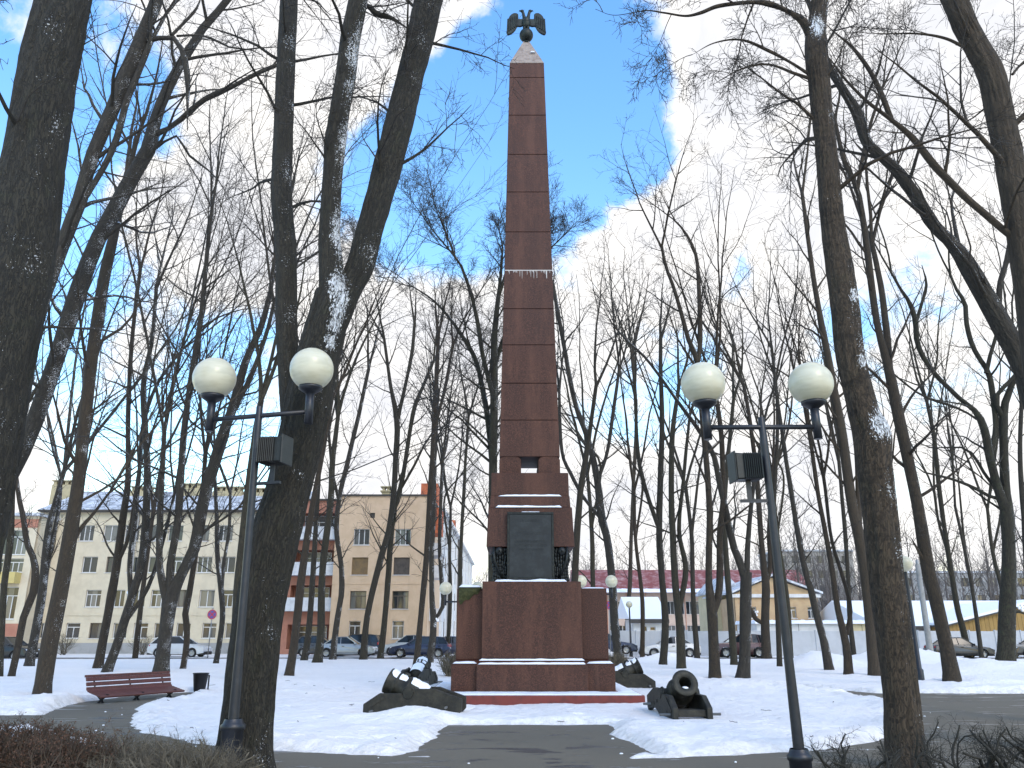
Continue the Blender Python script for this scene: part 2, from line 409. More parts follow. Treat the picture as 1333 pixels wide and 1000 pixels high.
def m_wood():
    k = MT('brown_bench_paint', .5); s = k.mapping(k.obj, (14, 14, 1.2))
    n = k.noise(k.mapping(k.obj, (1.2, 18, 18)), 3, 5)
    k.col(k.mix(k.ramp(n, .35, .7), (.115, .036, .028), (.062, .020, .017))); k.bump(n, .2, .003); return k.m
M_BENCH = m_wood()
M_BLACKIRON = mat('black_iron', (.012, .012, .014), .5, .4)
M_MOSS = m_worn('moss', (.030, .034, .010), (.062, .062, .020), 12, .95, bumps=.8, bd=.02)

# ------------------------------------------------------------------ the ground: snow, swept paths, street
BX, BY = 0.47, 22.0                                  # centre of the round bed
MOUNDS = [(-11.6, 20.3, .16, 1.3), (-10.4, 19.6, .10, .7), (14.5, 26.5, .26, 2.2), (20, 36, .5, 3.0), (16.5, 45, .7, 1.8), (-1.9, 16.9, .12, .7), (2.9, 14.2, .10, 1.2),
          (-3.6, 13.6, .07, 1.0), (-2.5, 14.6, .08, .8), (5.2, 14.0, .06, 1.2), (10.5, 58, .6, 1.3), (6.8, 61.5, .5, 1.0), (-11, 24.9, .07, 1.5), (-6.0, 24.2, .08, 1.0), (7.0, 27.4, .10, 1.6), (24, 52, .8, 3)]
def path_sd(x, y):
    wob = (fbm(x * .9 + 3, y * .9, 2) - .47) * 1.1 + (vnoise(x * 5, y * 5, 4) - .5) * .16
    r = np.hypot(x - BX, y - BY); ri = 9.35 + .85 * np.clip((17.5 - y) / 4, 0, 1) - .42 * np.clip((x - 4.5) / 2, 0, 1)
    d1 = np.minimum(r - ri, 11.0 - r); d1 = np.where(y > 23.2, d1 - (y - 23.2) * .55, d1); d1 = np.where(x < -3, d1, -9)
    d2 = np.minimum(r - ri, 13.0 - y)
    d2 = np.minimum(d2, np.maximum(x + 2.9, y - 10.2)); d2 = np.minimum(d2, np.maximum(4.0 - x, y - 9.7))
    d3 = np.minimum(np.minimum(-9.0 - x, 17.9 - y + (x + 10) * .05), y - 13.6)
    d4 = np.minimum(np.minimum(r - ri, 24.2 - y), x - 4)
    d5 = np.minimum(r - 9.2, 10.5 - r) - .45; d5 = np.where((y > 22) & (x > 5), d5, -9)
    d6 = np.minimum(np.minimum(x + 1.12, 1.70 - x), 15.95 - y); d6 = np.where(y > 11, d6, -9)
    fl = .9 * np.exp(-np.clip(y - 12.0, 0, 9) / .8)              # the mouth of the little path flares
    d6 = d6 + np.where((y > 12) & (y < 15.5), fl * .6, 0)
    d7 = np.where(y < 8.6, np.minimum(2.9 - np.abs(x), 8.6 - y) + .2, -9)
    d = np.maximum.reduce([d1, d2, d3, d4, d5, d6, d7]) - .08
    return d + wob * .42
def road_sd(x, y):
    w = (fbm(x * .25, y * .7, 8) - .47) * 1.3 + (fbm(x * 1.3, y * 1.3, 6) - .47) * .5
    return np.minimum(y - 57.6, 60.4 - y) + w
DIPS = [(-2.1, 17.9, .55), (-1.2, 17.9, .5), (-2.9, 17.9, .5), (3.55, 17.5, 1.0)]
def snow_z(x, y):
    x = np.asarray(x, float); y = np.asarray(y, float)
    p = np.maximum(path_sd(x, y), road_sd(x, y))
    d = np.clip(-p / .38, 0, 1); s = d * d * (3 - 2 * d)
    t = .0 + .08 * fbm(x * .8, y * .8, 1, 5) + .06 * (fbm(x * 3.1, y * 3.1, 3) - .5)
    lump = np.exp(-np.clip(-p, 0, 9) / 1.1); t = t + (.035 + .11 * lump) * (fbm(x * 5.5, y * 5.5, 4, 3) - .44) + .03 * lump * (vnoise(x * 9, y * 9, 2) - .5)
    edge = np.exp(-((-p - .45) / .35) ** 2) * .06 * (fbm(x * 2.2, y * 2.2, 7) * 2)   # shovelled rim
    m = 0
    for (cx, cy, h, r) in MOUNDS: m = m + h * np.exp(-((x - cx) ** 2 + (y - cy) ** 2) / r ** 2) * (.6 + .9 * fbm(x * 2.4, y * 2.4, 5))
    for (dx, dy, dr) in DIPS:
        rr = np.hypot(x - dx, y - dy); t = t * (1 - .85 * np.exp(-(rr / (dr * 1.35)) ** 4)) + .035 * np.exp(-((rr - dr * 2.6) / (dr * .8)) ** 2)
    far = np.clip((y - 40) / 14, 0, 1) * .75
    return np.where(p > 0, np.maximum(-.05 - p * .2, -.09), -.03 + s * (.03 + np.maximum((t + edge) * (1 - far), .016) + m))
def grid_axis(segs):
    out = [segs[0][0]]
    for a, b, st in segs:
        n = max(1, int(round((b - a) / st))); out += list(a + (b - a) * np.arange(1, n + 1) / n)
    return np.array(out)
gx = grid_axis([(-70, -30, 2.0), (-30, -14, .4), (-14, 14, .085), (14, 30, .4), (30, 75, 2.0)])
gy = grid_axis([(-12, 6, 1.5), (6, 11, .15), (11, 19, .075), (19, 30, .12), (30, 56, .6), (56, 63, .2), (63, 84, 1.0)])
def sheet(name, x0, x1, y0, y1, z, m):
    return MB().add([(x0, y0, z), (x1, y0, z), (x1, y1, z), (x0, y1, z)], [(0, 1, 2, 3)]).build(name, m, kind='structure')
sheet('path', -70, 75, -12, 32, 0.0, M_PATH)
sheet('road', -70, 75, 55, 64, 0.004, M_ROAD)
sheet('ground', -1500, 1500, -600, 2200, -.14, M_SNOW)
def gz(x, y): return float(snow_z(np.array([x]), np.array([y]))[0])

# ------------------------------------------------------------------ the obelisk
AX, AY = .49, 22.6
mon = thing('obelisk_monument', 'tall red granite obelisk on a stepped pedestal with a bronze double-headed eagle on top', 'monument', (AX, AY, 0))
def zat(v, Yw): return float(P(690, v, Yw)[2])
def hw(px, v, Yw): return px / 2 * MPP(690, v, Yw)
def mblock(name, hx, y0, y1, z0, z1, m=M_GRANITE, bevel=.014, parent=mon, hx1=None, x=0.0):
    """block about the axis; y0..y1 world"""
    b = MB(); hx1 = hx if hx1 is None else hx1
    cy, hy = (y0 + y1) / 2 - AY, (y1 - y0) / 2
    b.frustum(x, cy, z0, z1, hx, hy, hx1, hy - (hx - hx1)); return b.build(name, m, parent, bevel)
def snow_strip(x0, x1, y0, y1, z, h=.035, parent=mon, name='snow_ledge', seed=0):
    """thin uneven cap of lying snow"""
    n = max(4, int((x1 - x0) / .07)); k = max(3, int((y1 - y0) / .07))
    u = np.linspace(0, 1, n + 1); w = np.linspace(0, 1, k + 1); U, Wv = np.meshgrid(u, w)
    xx = x0 + (x1 - x0) * U; yy = y0 + (y1 - y0) * Wv
    e = np.minimum(np.minimum(U, 1 - U) * (x1 - x0), np.minimum(Wv, 1 - Wv) * (y1 - y0))
    zz = z + h * np.clip(e / max(.015, min(.05, (y1 - y0) / 3)), 0, 1) ** .5 * (.35 + 1.2 * fbm(xx * 3.1 + seed, yy * 3.1 + seed, 2)) - .004
    V = np.stack([xx, yy, zz], -1).reshape(-1, 3); m = n + 1
    i = (np.arange(k)[:, None] * m + np.arange(n)[None]).ravel()
    return link(name, np_mesh(name, V, np.stack([i, i + 1, i + m + 1, i + m], -1)), M_SNOWCAP, parent)
# red painted base slab
SY0, SY1 = 20.05, 25.15
b = MB(); b.box(-2.63, 2.63, SY0 - AY, SY1 - AY, -.15, .235)
b.build('base_slab', M_SLAB_RED, mon, .03, seg=2)
snow_strip(-2.60, 2.60, SY0 + .03 - AY, 20.98 - AY, .237, .035)
snow_strip(-2.60, -2.06, 20.98 - AY, SY1 - .03 - AY, .237, .035, seed=3)
snow_strip(2.16, 2.60, 20.98 - AY, SY1 - .03 - AY, .237, .035, seed=6)
ZP = zat(865, 21.0); ZD = zat(757, 21.25); ZW = zat(766, 21.55)
MC = .04                                             # the middle bay sits a touch right of the axis
# side wings, then the middle bay standing proud of them
for sx, w0, w1, d0, d1 in ((-1, 587, 622, 594, 629), (1, 763, 801, 756, 791)):
    y = 21.14; xa, xb = [(P(px, 880, y)[0] - AX) for px in (w0, w1)]
    b = MB(); b.box(xa, xb, y - AY, 24.2 - AY, .234, ZP); b.build('wing_plinth', M_GRANITE, mon, .014)
    y = 21.5; xc, xd = [(P(px, 810, y)[0] - AX) for px in (d0, d1)]
    b = MB()
    b.add([(xa + .01, 21.18 - AY, ZP), (xb - .01, 21.18 - AY, ZP), (xb - .01, 24.16 - AY, ZP), (xa + .01, 24.16 - AY, ZP),
           (xc, y - AY, ZP + .10), (xd, y - AY, ZP + .10), (xd, 24.0 - AY, ZP + .10), (xc, 24.0 - AY, ZP + .10)],
          [(0, 1, 5, 4), (1, 2, 6, 5), (2, 3, 7, 6), (3, 0, 4, 7), (4, 5, 6, 7), (3, 2, 1, 0)])
    b.build('ledge_stone', M_GRANITE, mon)
    b = MB(); b.box(xc, xd, y - AY, 24.0 - AY, ZP + .10, ZW); b.build('wing_block', M_GRANITE, mon, .014)
    snow_strip(xa + .03, xb - .03, 21.16 - AY, 21.44 - AY, ZP + .02, .05, seed=sx)
    snow_strip(xc + .02, xd - .02, y + .03 - AY, 23.9 - AY, ZW, .03, seed=sx * 4)
y = 20.98; xa, xb = [(P(px, 880, y)[0] - AX) for px in (620, 765.5)]
b = MB(); b.box(xa, xb, y - AY, 24.4 - AY, .232, ZP); b.build('plinth', M_GRANITE, mon, .014)
y2 = 21.25; xc, xd = [(P(px, 810, y2)[0] - AX) for px in (627.5, 757.5)]
b = MB(); b.add([(xa + .01, y + .03 - AY, ZP), (xb - .01, y + .03 - AY, ZP), (xb - .01, 24.37 - AY, ZP), (xa + .01, 24.37 - AY, ZP),
                 (xc, y2 - AY, ZP + .12), (xd, y2 - AY, ZP + .12), (xd, 24.2 - AY, ZP + .12), (xc, 24.2 - AY, ZP + .12)],
                [(0, 1, 5, 4), (1, 2, 6, 5), (2, 3, 7, 6), (3, 0, 4, 7), (4, 5, 6, 7), (3, 2, 1, 0)]); b.build('ledge_stone', M_GRANITE, mon)
b = MB(); b.box(xc, xd, y2 - AY, 24.2 - AY, ZP + .12, ZD); b.build('die_block', M_GRANITE, mon, .014)
snow_strip(xa + .03, xb - .03, y + .02 - AY, y + .13 - AY, ZP + .006, .045, seed=9)
snow_strip(xa + .05, xb - .05, y2 - .09 - AY, y2 - .01 - AY, ZP + .09, .045, seed=12)
snow_strip(-.95, .95, y2 + .03 - AY, y2 + .20 - AY, ZD, .06, seed=15)
# upper pedestal
YB = 21.50; YBk = 2 * AY - YB
zb0, zb1 = zat(712, YB), zat(660, YB)
mblock('necking_block', hw(96, 735, 21.8), 21.85, 23.4, ZD - .01, zb0 - .004)
mblock('pedestal_block', hw(115, 712, YB), YB, YBk, zb0, zb1, hx1=hw(109, 660, YB))
z2 = zat(645.5, 21.57); mblock('cornice_step', hw(105, 650, 21.57), 21.57, 2 * AY - 21.57, zb1 - .002, z2, hx1=hw(103, 645, 21.57))
z3 = zat(615.5, 21.64); mblock('cornice_step', hw(101.5, 640, 21.64), 21.64, 2 * AY - 21.64, z2 - .002, z3, hx1=hw(100, 615, 21.64))
snow_strip(-.93, .86, YB + .005 - AY, 21.565 - AY, zb1 - .004, .055, seed=20)
snow_strip(-.86, .86, 21.575 - AY, 21.635 - AY, z2 - .006, .055, seed=24)
# four support blocks with rounded shoulders, daylight between
ZO = zat(594.5, 21.78); s_out = hw(79.5, 605, 21.7); s_w = hw(28.5, 605, 21.7) * 2
sb = None
for sx in (-1, 1):
    for sy in (-1, 1):
        if sb is None:
            b = MB(); h = s_w / 2
            prof = [(-h, 0), (h, 0), (h, (ZO - z3) * .82), (h * .8, ZO - z3 - .02), (h * .4, ZO - z3 + .012), (-h * .4, ZO - z3 + .012), (-h * .8, ZO - z3 - .02), (-h, (ZO - z3) * .82)]
            b.prism(prof, -h, h); sb = b.build('support_block', M_GRANITE, mon, .012); o = sb
        else:
            o = sb.copy(); COL.objects.link(o)
        o.location = (sx * (s_out - s_w / 2), sy * (s_out - s_w / 2 - .02), z3)
        if sy < 0:
            snow_strip(o.location.x - s_w * .38, o.location.x + s_w * .38, o.location.y - s_w * .48, o.location.y - s_w * .30, ZO - .05, .10 if sx > 0 else .05, seed=sx)
# shaft: eleven courses with open joints round a darker core
hb, ht = hw(78.5, 592, 21.78), hw(44.5, 82, 22.05)
ZT = zat(82, AY - ht)
def half(z): return hb + (ht - hb) * (z - ZO) / (ZT - ZO)
def zcourse(v):
    z = ZO
    for _ in range(20): z = zat(v, AY - half(z))
    return z
zj = [ZO] + [zcourse(v) for v in (547, 499, 449, 402, 352, 302, 250, 201, 150, 101)] + [ZT]
b = MB(); b.frustum(0, 0, ZO + .03, ZT - .03, hb - .03, hb - .03, ht - .03, ht - .03); b.build('shaft_core', M_JOINT, mon)
for i in range(len(zj) - 1):
    a, c = zj[i] + (.007 if i else 0), zj[i + 1] - .007
    b = MB(); b.frustum(0, 0, a, c, half(a), half(a), half(c), half(c)); b.build('shaft_block', M_GRANITE, mon, .008)
# lime that has run out of one joint
k = MT('lime_run', .8); k.col((.52, .50, .48)); M_LIME = k.m
b = MB(); zz = zj[5]; yy = -half(zz)
r_ = random.Random(4)
b.box(-half(zz) * .98, half(zz) * .98, yy - .006, yy + .05, zz - .016, zz + .012)
for i in range(26):
    x = r_.uniform(-.9, .9) * half(zz); l = r_.uniform(.04, .16) if r_.random() < .7 else r_.uniform(.2, .42)
    b.add([(x - .008, yy - .004, zz), (x + .008, yy - .004, zz), (x + .003, yy - .006, zz - l), (x - .003, yy - .006, zz - l)], [(0, 1, 2, 3)])
b.build('lime_streaks', M_LIME, mon, kind='stuff')
# pyramid cap, orb, eagle
zc = zat(56.5, AY); b = MB(); b.frustum(0, 0, ZT, zc, ht + .004, ht + .004, .10, .10); b.build('cap_stone', M_CAPSTONE, mon, .01)
snow_strip(.12, .30, -.44, -.36, ZT + .55, .05)
orb_r = 9.0 * MPP(688, 46, AY); zo = zat(46.3, AY)
b = MB(); b.ball((0, 0, zo), orb_r, 24, 16); b.lathe([(.15, zc - .06), (.11, zc + .02), (.06, zo - orb_r * .9)], 14); b.build('orb', M_VERDI, mon)
S_ = MPP(688, 30, AY) / 11.77                        # metres per traced unit
def EP(px, py): return ((px - 390) * S_, zo + (480 - py) * S_ * 1.18)
eag = MB()
eag.ball((0, -.02, EP(390, 285)[1]), .155, 16, 12, (1, .85, 1.55))
eag.ball((0, -.10, EP(390, 270)[1]), .11, 12, 8, (1.0, .6, 1.2))
for sx in (-1, 1):
    eag.tube([(sx * .05, -.01, EP(0, 250)[1]), (sx * .075, -.02, EP(0, 195)[1]), (sx * .10, -.04, EP(0, 145)[1]), (sx * .135, -.05, EP(0, 112)[1])], [.085, .06, .05, .05], 10)
    eag.ball((sx * .14, -.05, EP(0, 112)[1]), .056, 10, 8, (1.2, 1, .9))
    eag.tube([(sx * .18, -.05, EP(0, 110)[1]), (sx * .225, -.05, EP(0, 106)[1]), (sx * .25, -.05, EP(0, 118)[1])], [.032, .022, .006], 8)
    eag.tube([(sx * .06, -.02, EP(0, 340)[1]), (sx * .07, -.05, EP(0, 395)[1])], [.06, .045], 8)     # legs on the orb
    for q in (-1, 0, 1): eag.tube([(sx * .07, -.05, EP(0, 392)[1]), (sx * .07 + q * .035, -.16, EP(0, 415)[1])], [.02, .01], 6)
eag.prism([(-.09, EP(0, 330)[1]), (.09, EP(0, 330)[1]), (.13, EP(0, 430)[1]), (-.13, EP(0, 430)[1])], .06, .10)
eo = eag.build('eagle', M_VERDI, mon, fix=True)
for sx in (-1, 1):
    wb = MB()
    out = [(268, 150), (240, 133), (200, 132), (165, 152), (138, 180), (116, 225), (108, 290), (99, 360), (86, 440), (104, 470), (132, 468), (165, 452), (200, 425), (228, 390), (250, 345), (262, 338), (300, 342), (340, 330), (340, 225), (300, 228), (272, 228)]
    pl = [(-sx * -(px - 390) * S_ if sx > 0 else (px - 390) * S_, EP(px, py)[1]) for px, py in out]
    pl = [((390 - px) * S_ * sx, EP(px, py)[1]) for px, py in out]
    wb.prism(pl, -.035, .045)
    for j in range(6):                               # raised primaries on the face
        t = j / 5; a = (250 - 140 * t, 170 + 60 * t); c = (240 - 140 * t, 350 + 95 * t)
        wb.bar(((390 - a[0]) * S_ * sx, -.045, EP(0, a[1])[1]), ((390 - c[0]) * S_ * sx, -.045, EP(0, c[1])[1]), .045, .03)
    w = wb.build('wing', M_VERDI, eo, .012)
# plaque with worn relief lines
pz0, pz1 = zat(754.5, 21.40), zat(667, 21.44); ph = hw(61, 720, 21.42)
b = MB(); b.box(-ph, ph, 21.40 - AY, 21.52 - AY, pz0, pz1)
plq = b.build('plaque', M_PLAQUE, mon, .02)
b = MB()
for (x0, x1, z0, z1) in ((-ph, ph, pz1 - .06, pz1), (-ph, ph, pz0, pz0 + .06), (-ph, -ph + .06, pz0 + .06, pz1 - .06), (ph - .06, ph, pz0 + .06, pz1 - .06)):
    b.box(x0, x1, 21.375 - AY, 21.395 - AY, z0, z1)
b.build('plaque_frame', M_BRONZE, plq, .01)
# raised letters, worn past reading from the path: rows of small strokes
b = MB(); r_ = random.Random(8)
for (zf, hgt, wd, x_) in ((.66, .085, .92, .055), (.55, .05, .7, .034), (.49, .05, .84, .034), (.43, .05, .6, .034), (.86, .05, .4, .034)):
    zc_ = pz0 + (pz1 - pz0) * zf; x = -ph * wd * .86
    while x < ph * wd * .86:
        t = r_.random(); y0_, y1_ = 21.393 - AY, 21.402 - AY
        if t > .12:
            b.box(x, x + x_ * .22, y0_, y1_, zc_, zc_ + hgt)
            if t > .35: b.box(x + x_ * .62, x + x_ * .84, y0_, y1_, zc_, zc_ + hgt)
            q = zc_ + hgt * r_.choice((0, .4, .8)); b.box(x + x_ * .22, x + x_ * .62, y0_, y1_, q, q + hgt * .2)
        x += x_
b.build('relief_lettering', M_PLAQUE, plq, kind='stuff')
snow_strip(-.28, .30, 21.40 - AY, 21.50 - AY, pz1 - .005, .03, seed=30)
# bronze trophies wrapped round the necking either side of the plaque
for sx in (-1, 1):
    tb = MB(); r_ = random.Random(3)
    cx = sx * (ph + .19); zm0, zm1 = ZD + .01, zb0 + .03
    tb.lathe([(.02, -.12), (.10, -.11), (.13, 0), (.10, .11), (.02, .12)], 14, Matrix.Translation((cx + sx * .02, 21.60 - AY, zm1 - .14)) @ Matrix.Rotation(math.pi / 2, 4, 'X'))
    for ring in range(11):
        t = ring / 10; zc_ = zm1 - .10 - t * (zm1 - zm0 - .16)
        wl = .19 + .03 * math.sin(t * 7)
        for q in range(7):
            x = cx + (q / 6 - .5) * 2 * wl * (1 - .25 * abs(t - .4)); y_ = 21.58 - AY + .10 * abs(q / 6 - .5) - .03 * r_.random()
            tb.ball((x, y_, zc_ + r_.uniform(-.03, .03)), .055, 7, 5, (.75, .8, 1.35))
    tb.box(cx - .17, cx + .17, 21.60 - AY, 21.88 - AY, zm0, zm1 - .10)
    tb.tube([(cx - sx * .05, 21.55 - AY, zm0 + .1), (cx + sx * .14, 21.50 - AY, zm0 + .55), (cx + sx * .17, 21.53 - AY, zm1 - .02)], [.04, .035, .03], 8)
    tb.build('bronze_trophy', M_BRONZE, mon)
# moss hanging over the left wing's top corner, snow on it
lx0, lx1 = P(597, 780, 21.45)[0] - AX, P(627, 768, 21.45)[0] - AX
b = MB(); n = 12; V = []; 
for i in range(n + 1):
    t = i / n; x = lx0 + (lx1 - lx0) * t
    top = ZW + .03; bot = ZW - .40 * (1 - t) ** .8 * (1 if t > .06 else .75) - .02 - .03 * math.sin(t * 17)
    V += [(x, 21.47 - AY, top), (x, 21.44 - AY - .05 * math.sin(t * 3.1), (top + bot) / 2), (x, 21.475 - AY, bot), (x, 21.8 - AY, top + .02)]
Fc = []
for i in range(n):
    a = i * 4; Fc += [(a, a + 1, a + 5, a + 4), (a + 1, a + 2, a + 6, a + 5), (a + 3, a, a + 4, a + 7)]
b.add(V, Fc, True); b.build('moss_patch', M_MOSS, mon, label='mossy green patch over the top left corner of the pedestal wing')
snow_strip(lx0, lx1, 21.44 - AY, 21.70 - AY, ZW + .03, .07, seed=40)

# ------------------------------------------------------------------ four siege mortars
def make_mortar():
    t = thing('mortar', '', 'cannon')
    prof = [(0, .02), (0, .25), (.33, .46), (.80, .46), (.84, .42), (.93, .40), (1.02, .42), (1.06, .55), (1.48, .55), (2.05, .36), (2.05, .13), (1.97, .05), (1.86, .10), (1.45, .16), (1.22, .10), (1.02, .02), (.60, .0), (.52, .05), (.42, .02), (.20, .05), (.12, .02)]
    prof = [(x - 1.0, z) for x, z in prof]
    for y0, y1 in ((-.40, -.29), (.29, .40)):
        b = MB(); b.prism(prof, y0, y1); c = b.build('carriage_cheek', M_CHEEK, t, .012)
        s = -1 if y0 < 0 else 1; yo = y0 if s < 0 else y1
        for x, z in ((-.80, .12), (-.56, .14), (-.72, .37), (.42, .24), (.78, .18), (.18, .30)):
            b = MB(); b.lathe([(.034, -.006), (.034, .02), (.018, .032), (.001, .034)], 10, Matrix.Translation((x, yo, z)) @ Matrix.Rotation(-s * -math.pi / 2, 4, 'X'))
            b.build('bolt', M_CHEEK, c)
        MB().bar((-.90, yo + s * .008, .18), (-.55, yo + s * .008, .40), .016, .05).build('iron_strap', M_CHEEK, c)
        MB().bar((-.15, yo + s * .008, .43), (.10, yo + s * .008, .53), .016, .03).build('iron_strap', M_CHEEK, c)
    b = MB()
    for x, z in ((-.86, .14), (-.50, .13), (.86, .22), (.3, .2)): b.box(x - .06, x + .06, -.29, .29, z - .06, z + .07)
    b.build('transom', M_CHEEK, t, .01, kind='stuff')
    for x, z, l in ((-.80, .12, .62), (.74, .2, .56)): MB().tube([(x, -l, z), (x, l, z)], .026, 10).build('axle_bar', M_STEEL, t)
    M = Matrix.Translation((-.07, 0, .46)) @ Matrix.Rotation(R(-65.5), 4, 'Y')   # bore axis up and toward -X
    b = MB()
    b.lathe([(.001, -.40), (.11, -.39), (.20, -.34), (.25, -.25), (.265, -.12), (.265, .06), (.28, .07), (.285, .11), (.275, .14), (.24, .17), (.232, .33), (.24, .345), (.25, .365), (.238, .39),
             (.235, .42), (.242, .48), (.262, .535), (.268, .56), (.255, .575), (.125, .575), (.122, .55), (.12, .10), (.06, .05), (.001, .04)], 32, M)
    br = b.build('barrel', M_IRON, t)
    for s in (-1, 1): MB().tube([(-.07 + .125 * math.cos(a), s * .345, .45 + .125 * math.sin(a)) for a in np.linspace(-.1, math.pi + .1, 9)], .026, 6).build('cap_square', M_CHEEK, t)
    b = MB(); b.tube([(-.07, -.42, .46), (-.07, .42, .46)], .105, 20); b.build('trunnion', M_IRON, br, .006)
    b = MB()
    for s in (-1, 1): b.tube([M @ Vector((.23, s * .06, .17)), M @ Vector((.29, s * .06, .20)), M @ Vector((.29, s * .06, .27)), M @ Vector((.23, s * .06, .31))], .022, 8)
    b.build('lifting_handle', M_IRON, br)
    # snow lying along the barrel's upper side
    for z0, z1, rr, nm in ((.385, .555, .248, 0), (.155, .35, .242, 1), (-.33, .13, .272, 2)):
        V = []; nA, nZ = 12, 10
        for i in range(nZ + 1):
            for j in range(nA + 1):
                a = R(-52 + 104 * j / nA); u = z0 + (z1 - z0) * i / nZ
                e = min(i, nZ - i) / nZ * 2; f = min(j, nA - j) / nA * 2
                thk = .034 * min(1, 2.2 * e) ** .6 * min(1, 1.8 * f) ** .7 * (.6 + .8 * float(vnoise(i * .6, j * .6, nm))) - .012
                V.append(M @ Vector(((rr + thk) * math.cos(a) , (rr + thk) * math.sin(a), u)))
        i0 = [(i * (nA + 1) + j) for i in range(nZ) for j in range(nA)]
        MB().add(V, [(q, q + 1, q + nA + 2, q + nA + 1) for q in i0], True).build('snow_patch', M_SNOWCAP, br)
    b = MB(); b.ball(M @ Vector((-.08, 0, .49)), .07, 10, 6, (1.1, 1.1, .5)); b.build('snow_plug', M_SNOWCAP, br)
    return t
mt = make_mortar()
MORT = [((-2.05, 18.05), -4, 'siege mortar side-on at front left of the red granite pedestal, snow on its barrel'),
        ((3.46, 17.85), 95, 'siege mortar facing the viewer right of the pedestal, muzzle ring and bore showing'),
        ((-3.05, 27.6), -100, 'siege mortar seen from behind, left of the pedestal beyond the front mortar'),
        ((3.42, 26.6), 180, 'siege mortar pointing right, half hidden behind the pedestal wing')]
for i, ((x, y), rz, lab) in enumerate(MORT):
    o = mt if i == 0 else copy_tree(mt)
    o.location = (x, y, gz(x, y) * .25 - .035); o.rotation_euler = (0, 0, R(rz)); tag(o, lab, 'cannon', 'mortars round the obelisk')

# ------------------------------------------------------------------ park lamps
def make_lamp(floodside, arm_h=4.28, gl=.285, collar=.32, floody=3.75, bracket=3.45):
    t = thing('street_lamp', '', 'street lamp')
    b = MB(); b.lathe([(.125, -.1), (.125, collar - .08), (.14, collar - .07), (.145, collar - .02), (.12, collar), (.10, collar + .05)], 20); b.build('post_base', M_LAMPPOST, t)
    b = MB(); b.lathe([(.064, collar + .05), (.051, 1.6), (.045, arm_h - .25), (.042, arm_h + .12), (.038, arm_h + .13), (.001, arm_h + .132)], 18); b.build('post', M_LAMPPOST, t)
    b = MB(); b.tube([(-.71, 0, arm_h), (.71, 0, arm_h)], .032, 10); b.build('cross_arm', M_LAMPPOST, t)
    for s in (-1, 1):
        b = MB(); b.tube([(s * .72, 0, arm_h - .16), (s * .72, 0, arm_h + .30)], .055, 14)
        b.lathe([(.055, arm_h + .24), (.11, arm_h + .28), (.155, arm_h + .31), (.155, arm_h + .345), (.10, arm_h + .36)], 20, Matrix.Translation((s * .72, 0, 0)))
        h = b.build('globe_holder', M_LAMPPOST, t)
        zc_ = arm_h + .33 + gl * .90
        b = MB(); b.lathe([(max(.001, gl * math.sin(a)), -gl * math.cos(a)) for a in np.linspace(.42, math.pi, 22)], 32)
        b.build('globe', M_GLOBE, h, at=(s * .72, 0, zc_), fix=True)
    # floodlight with cooling fins on a bracket
    s = floodside
    fb = MB(); fb.prism([(-.16, -.15), (.17, -.17), (.17, .17), (-.16, .15)], -.12, .12, Matrix.Translation((s * .27, -.02, floody)) @ Matrix.Rotation(0 if s > 0 else math.pi, 4, 'Z'))
    fl = fb.build('floodlight', M_FLOOD, t, .015)
    fn = None
    for j in range(9):
        if fn is None:
            b = MB(); b.box(-.008, .008, -.155, .155, -.165, .165); fn = o = b.build('fin', M_FLOOD, fl, .02)
        else:
            o = fn.copy(); COL.objects.link(o)
        o.location = (s * (.12 + j * .026), -.02, floody)
    b = MB(); b.box(s * .452 - .012, s * .452 + .012, -.17, .13, floody - .19, floody + .19); b.build('lamp_face', M_FLOOD, fl, .01)
    b = MB(); b.bar((0, 0, bracket), (s * .38, 0, bracket), .05, .035); b.bar((s * .26, 0, bracket), (s * .26, 0, floody - .14), .06, .02); b.build('bracket', M_LAMPPOST, t)
    if s < 0: snow_strip(-.30, -.18, -.08, .08, floody + .165, .03, parent=fl, name='snow_patch')
    return t
ll = make_lamp(1, arm_h=4.36, collar=.60, floody=3.86, bracket=3.45)
ll.location = (*(P(299, 1000, 10.2)[:2]), 0); ll.rotation_euler = (0, R(-.9), R(-13))
tag(ll, 'two-globe park lamp in front of the thick forked tree, floodlight on its right', 'street lamp', 'two-globe park lamps')
lr = make_lamp(-1, arm_h=4.15, collar=.30, floody=3.62, bracket=3.2)
lr.location = (*(P(1043, 1000, 10.0)[:2]), 0); lr.rotation_euler = (0, R(-1.0), R(3))
tag(lr, 'two-globe park lamp right of the obelisk, black floodlight on its left', 'street lamp', 'two-globe park lamps')
def far_lamp(u0, v0, Yw, lab, gl=.27, sep=.67, rz=0.0, single=False):
    t = thing('street_lamp', lab, 'street lamp', (float(P(u0, v0, Yw)[0]), Yw, 0), rz, 'two-globe park lamps' if not single else None)
    zc_ = float(P(u0, v0, Yw)[2]); ah = zc_ - gl * .9 - .3
    b = MB(); b.lathe([(.12, -.1), (.12, .5), (.08, .55), (.055, ah + (.25 if single else .1))], 12); b.build('post', M_LAMPPOST, t)
    if not single: b = MB(); b.tube([(-sep, 0, ah), (sep, 0, ah)], .035, 8); b.build('cross_arm', M_LAMPPOST, t)
    for s in ((0,) if single else (-1, 1)):
        b = MB(); b.tube([(s * sep, 0, ah - .15), (s * sep, 0, ah + .3)], .05, 8); h = b.build('globe_holder', M_LAMPPOST, t)
        b = MB(); b.ball((0, 0, 0), gl, 18, 12); b.build('globe', M_GLOBE, h, at=(s * sep, 0, zc_))
    return t
far_lamp(601, 766, 34.5, 'far two-globe lamp half hidden behind the left shoulder of the pedestal')
far_lamp(776, 757, 36.0, 'far two-globe lamp rising behind the right shoulder of the pedestal')
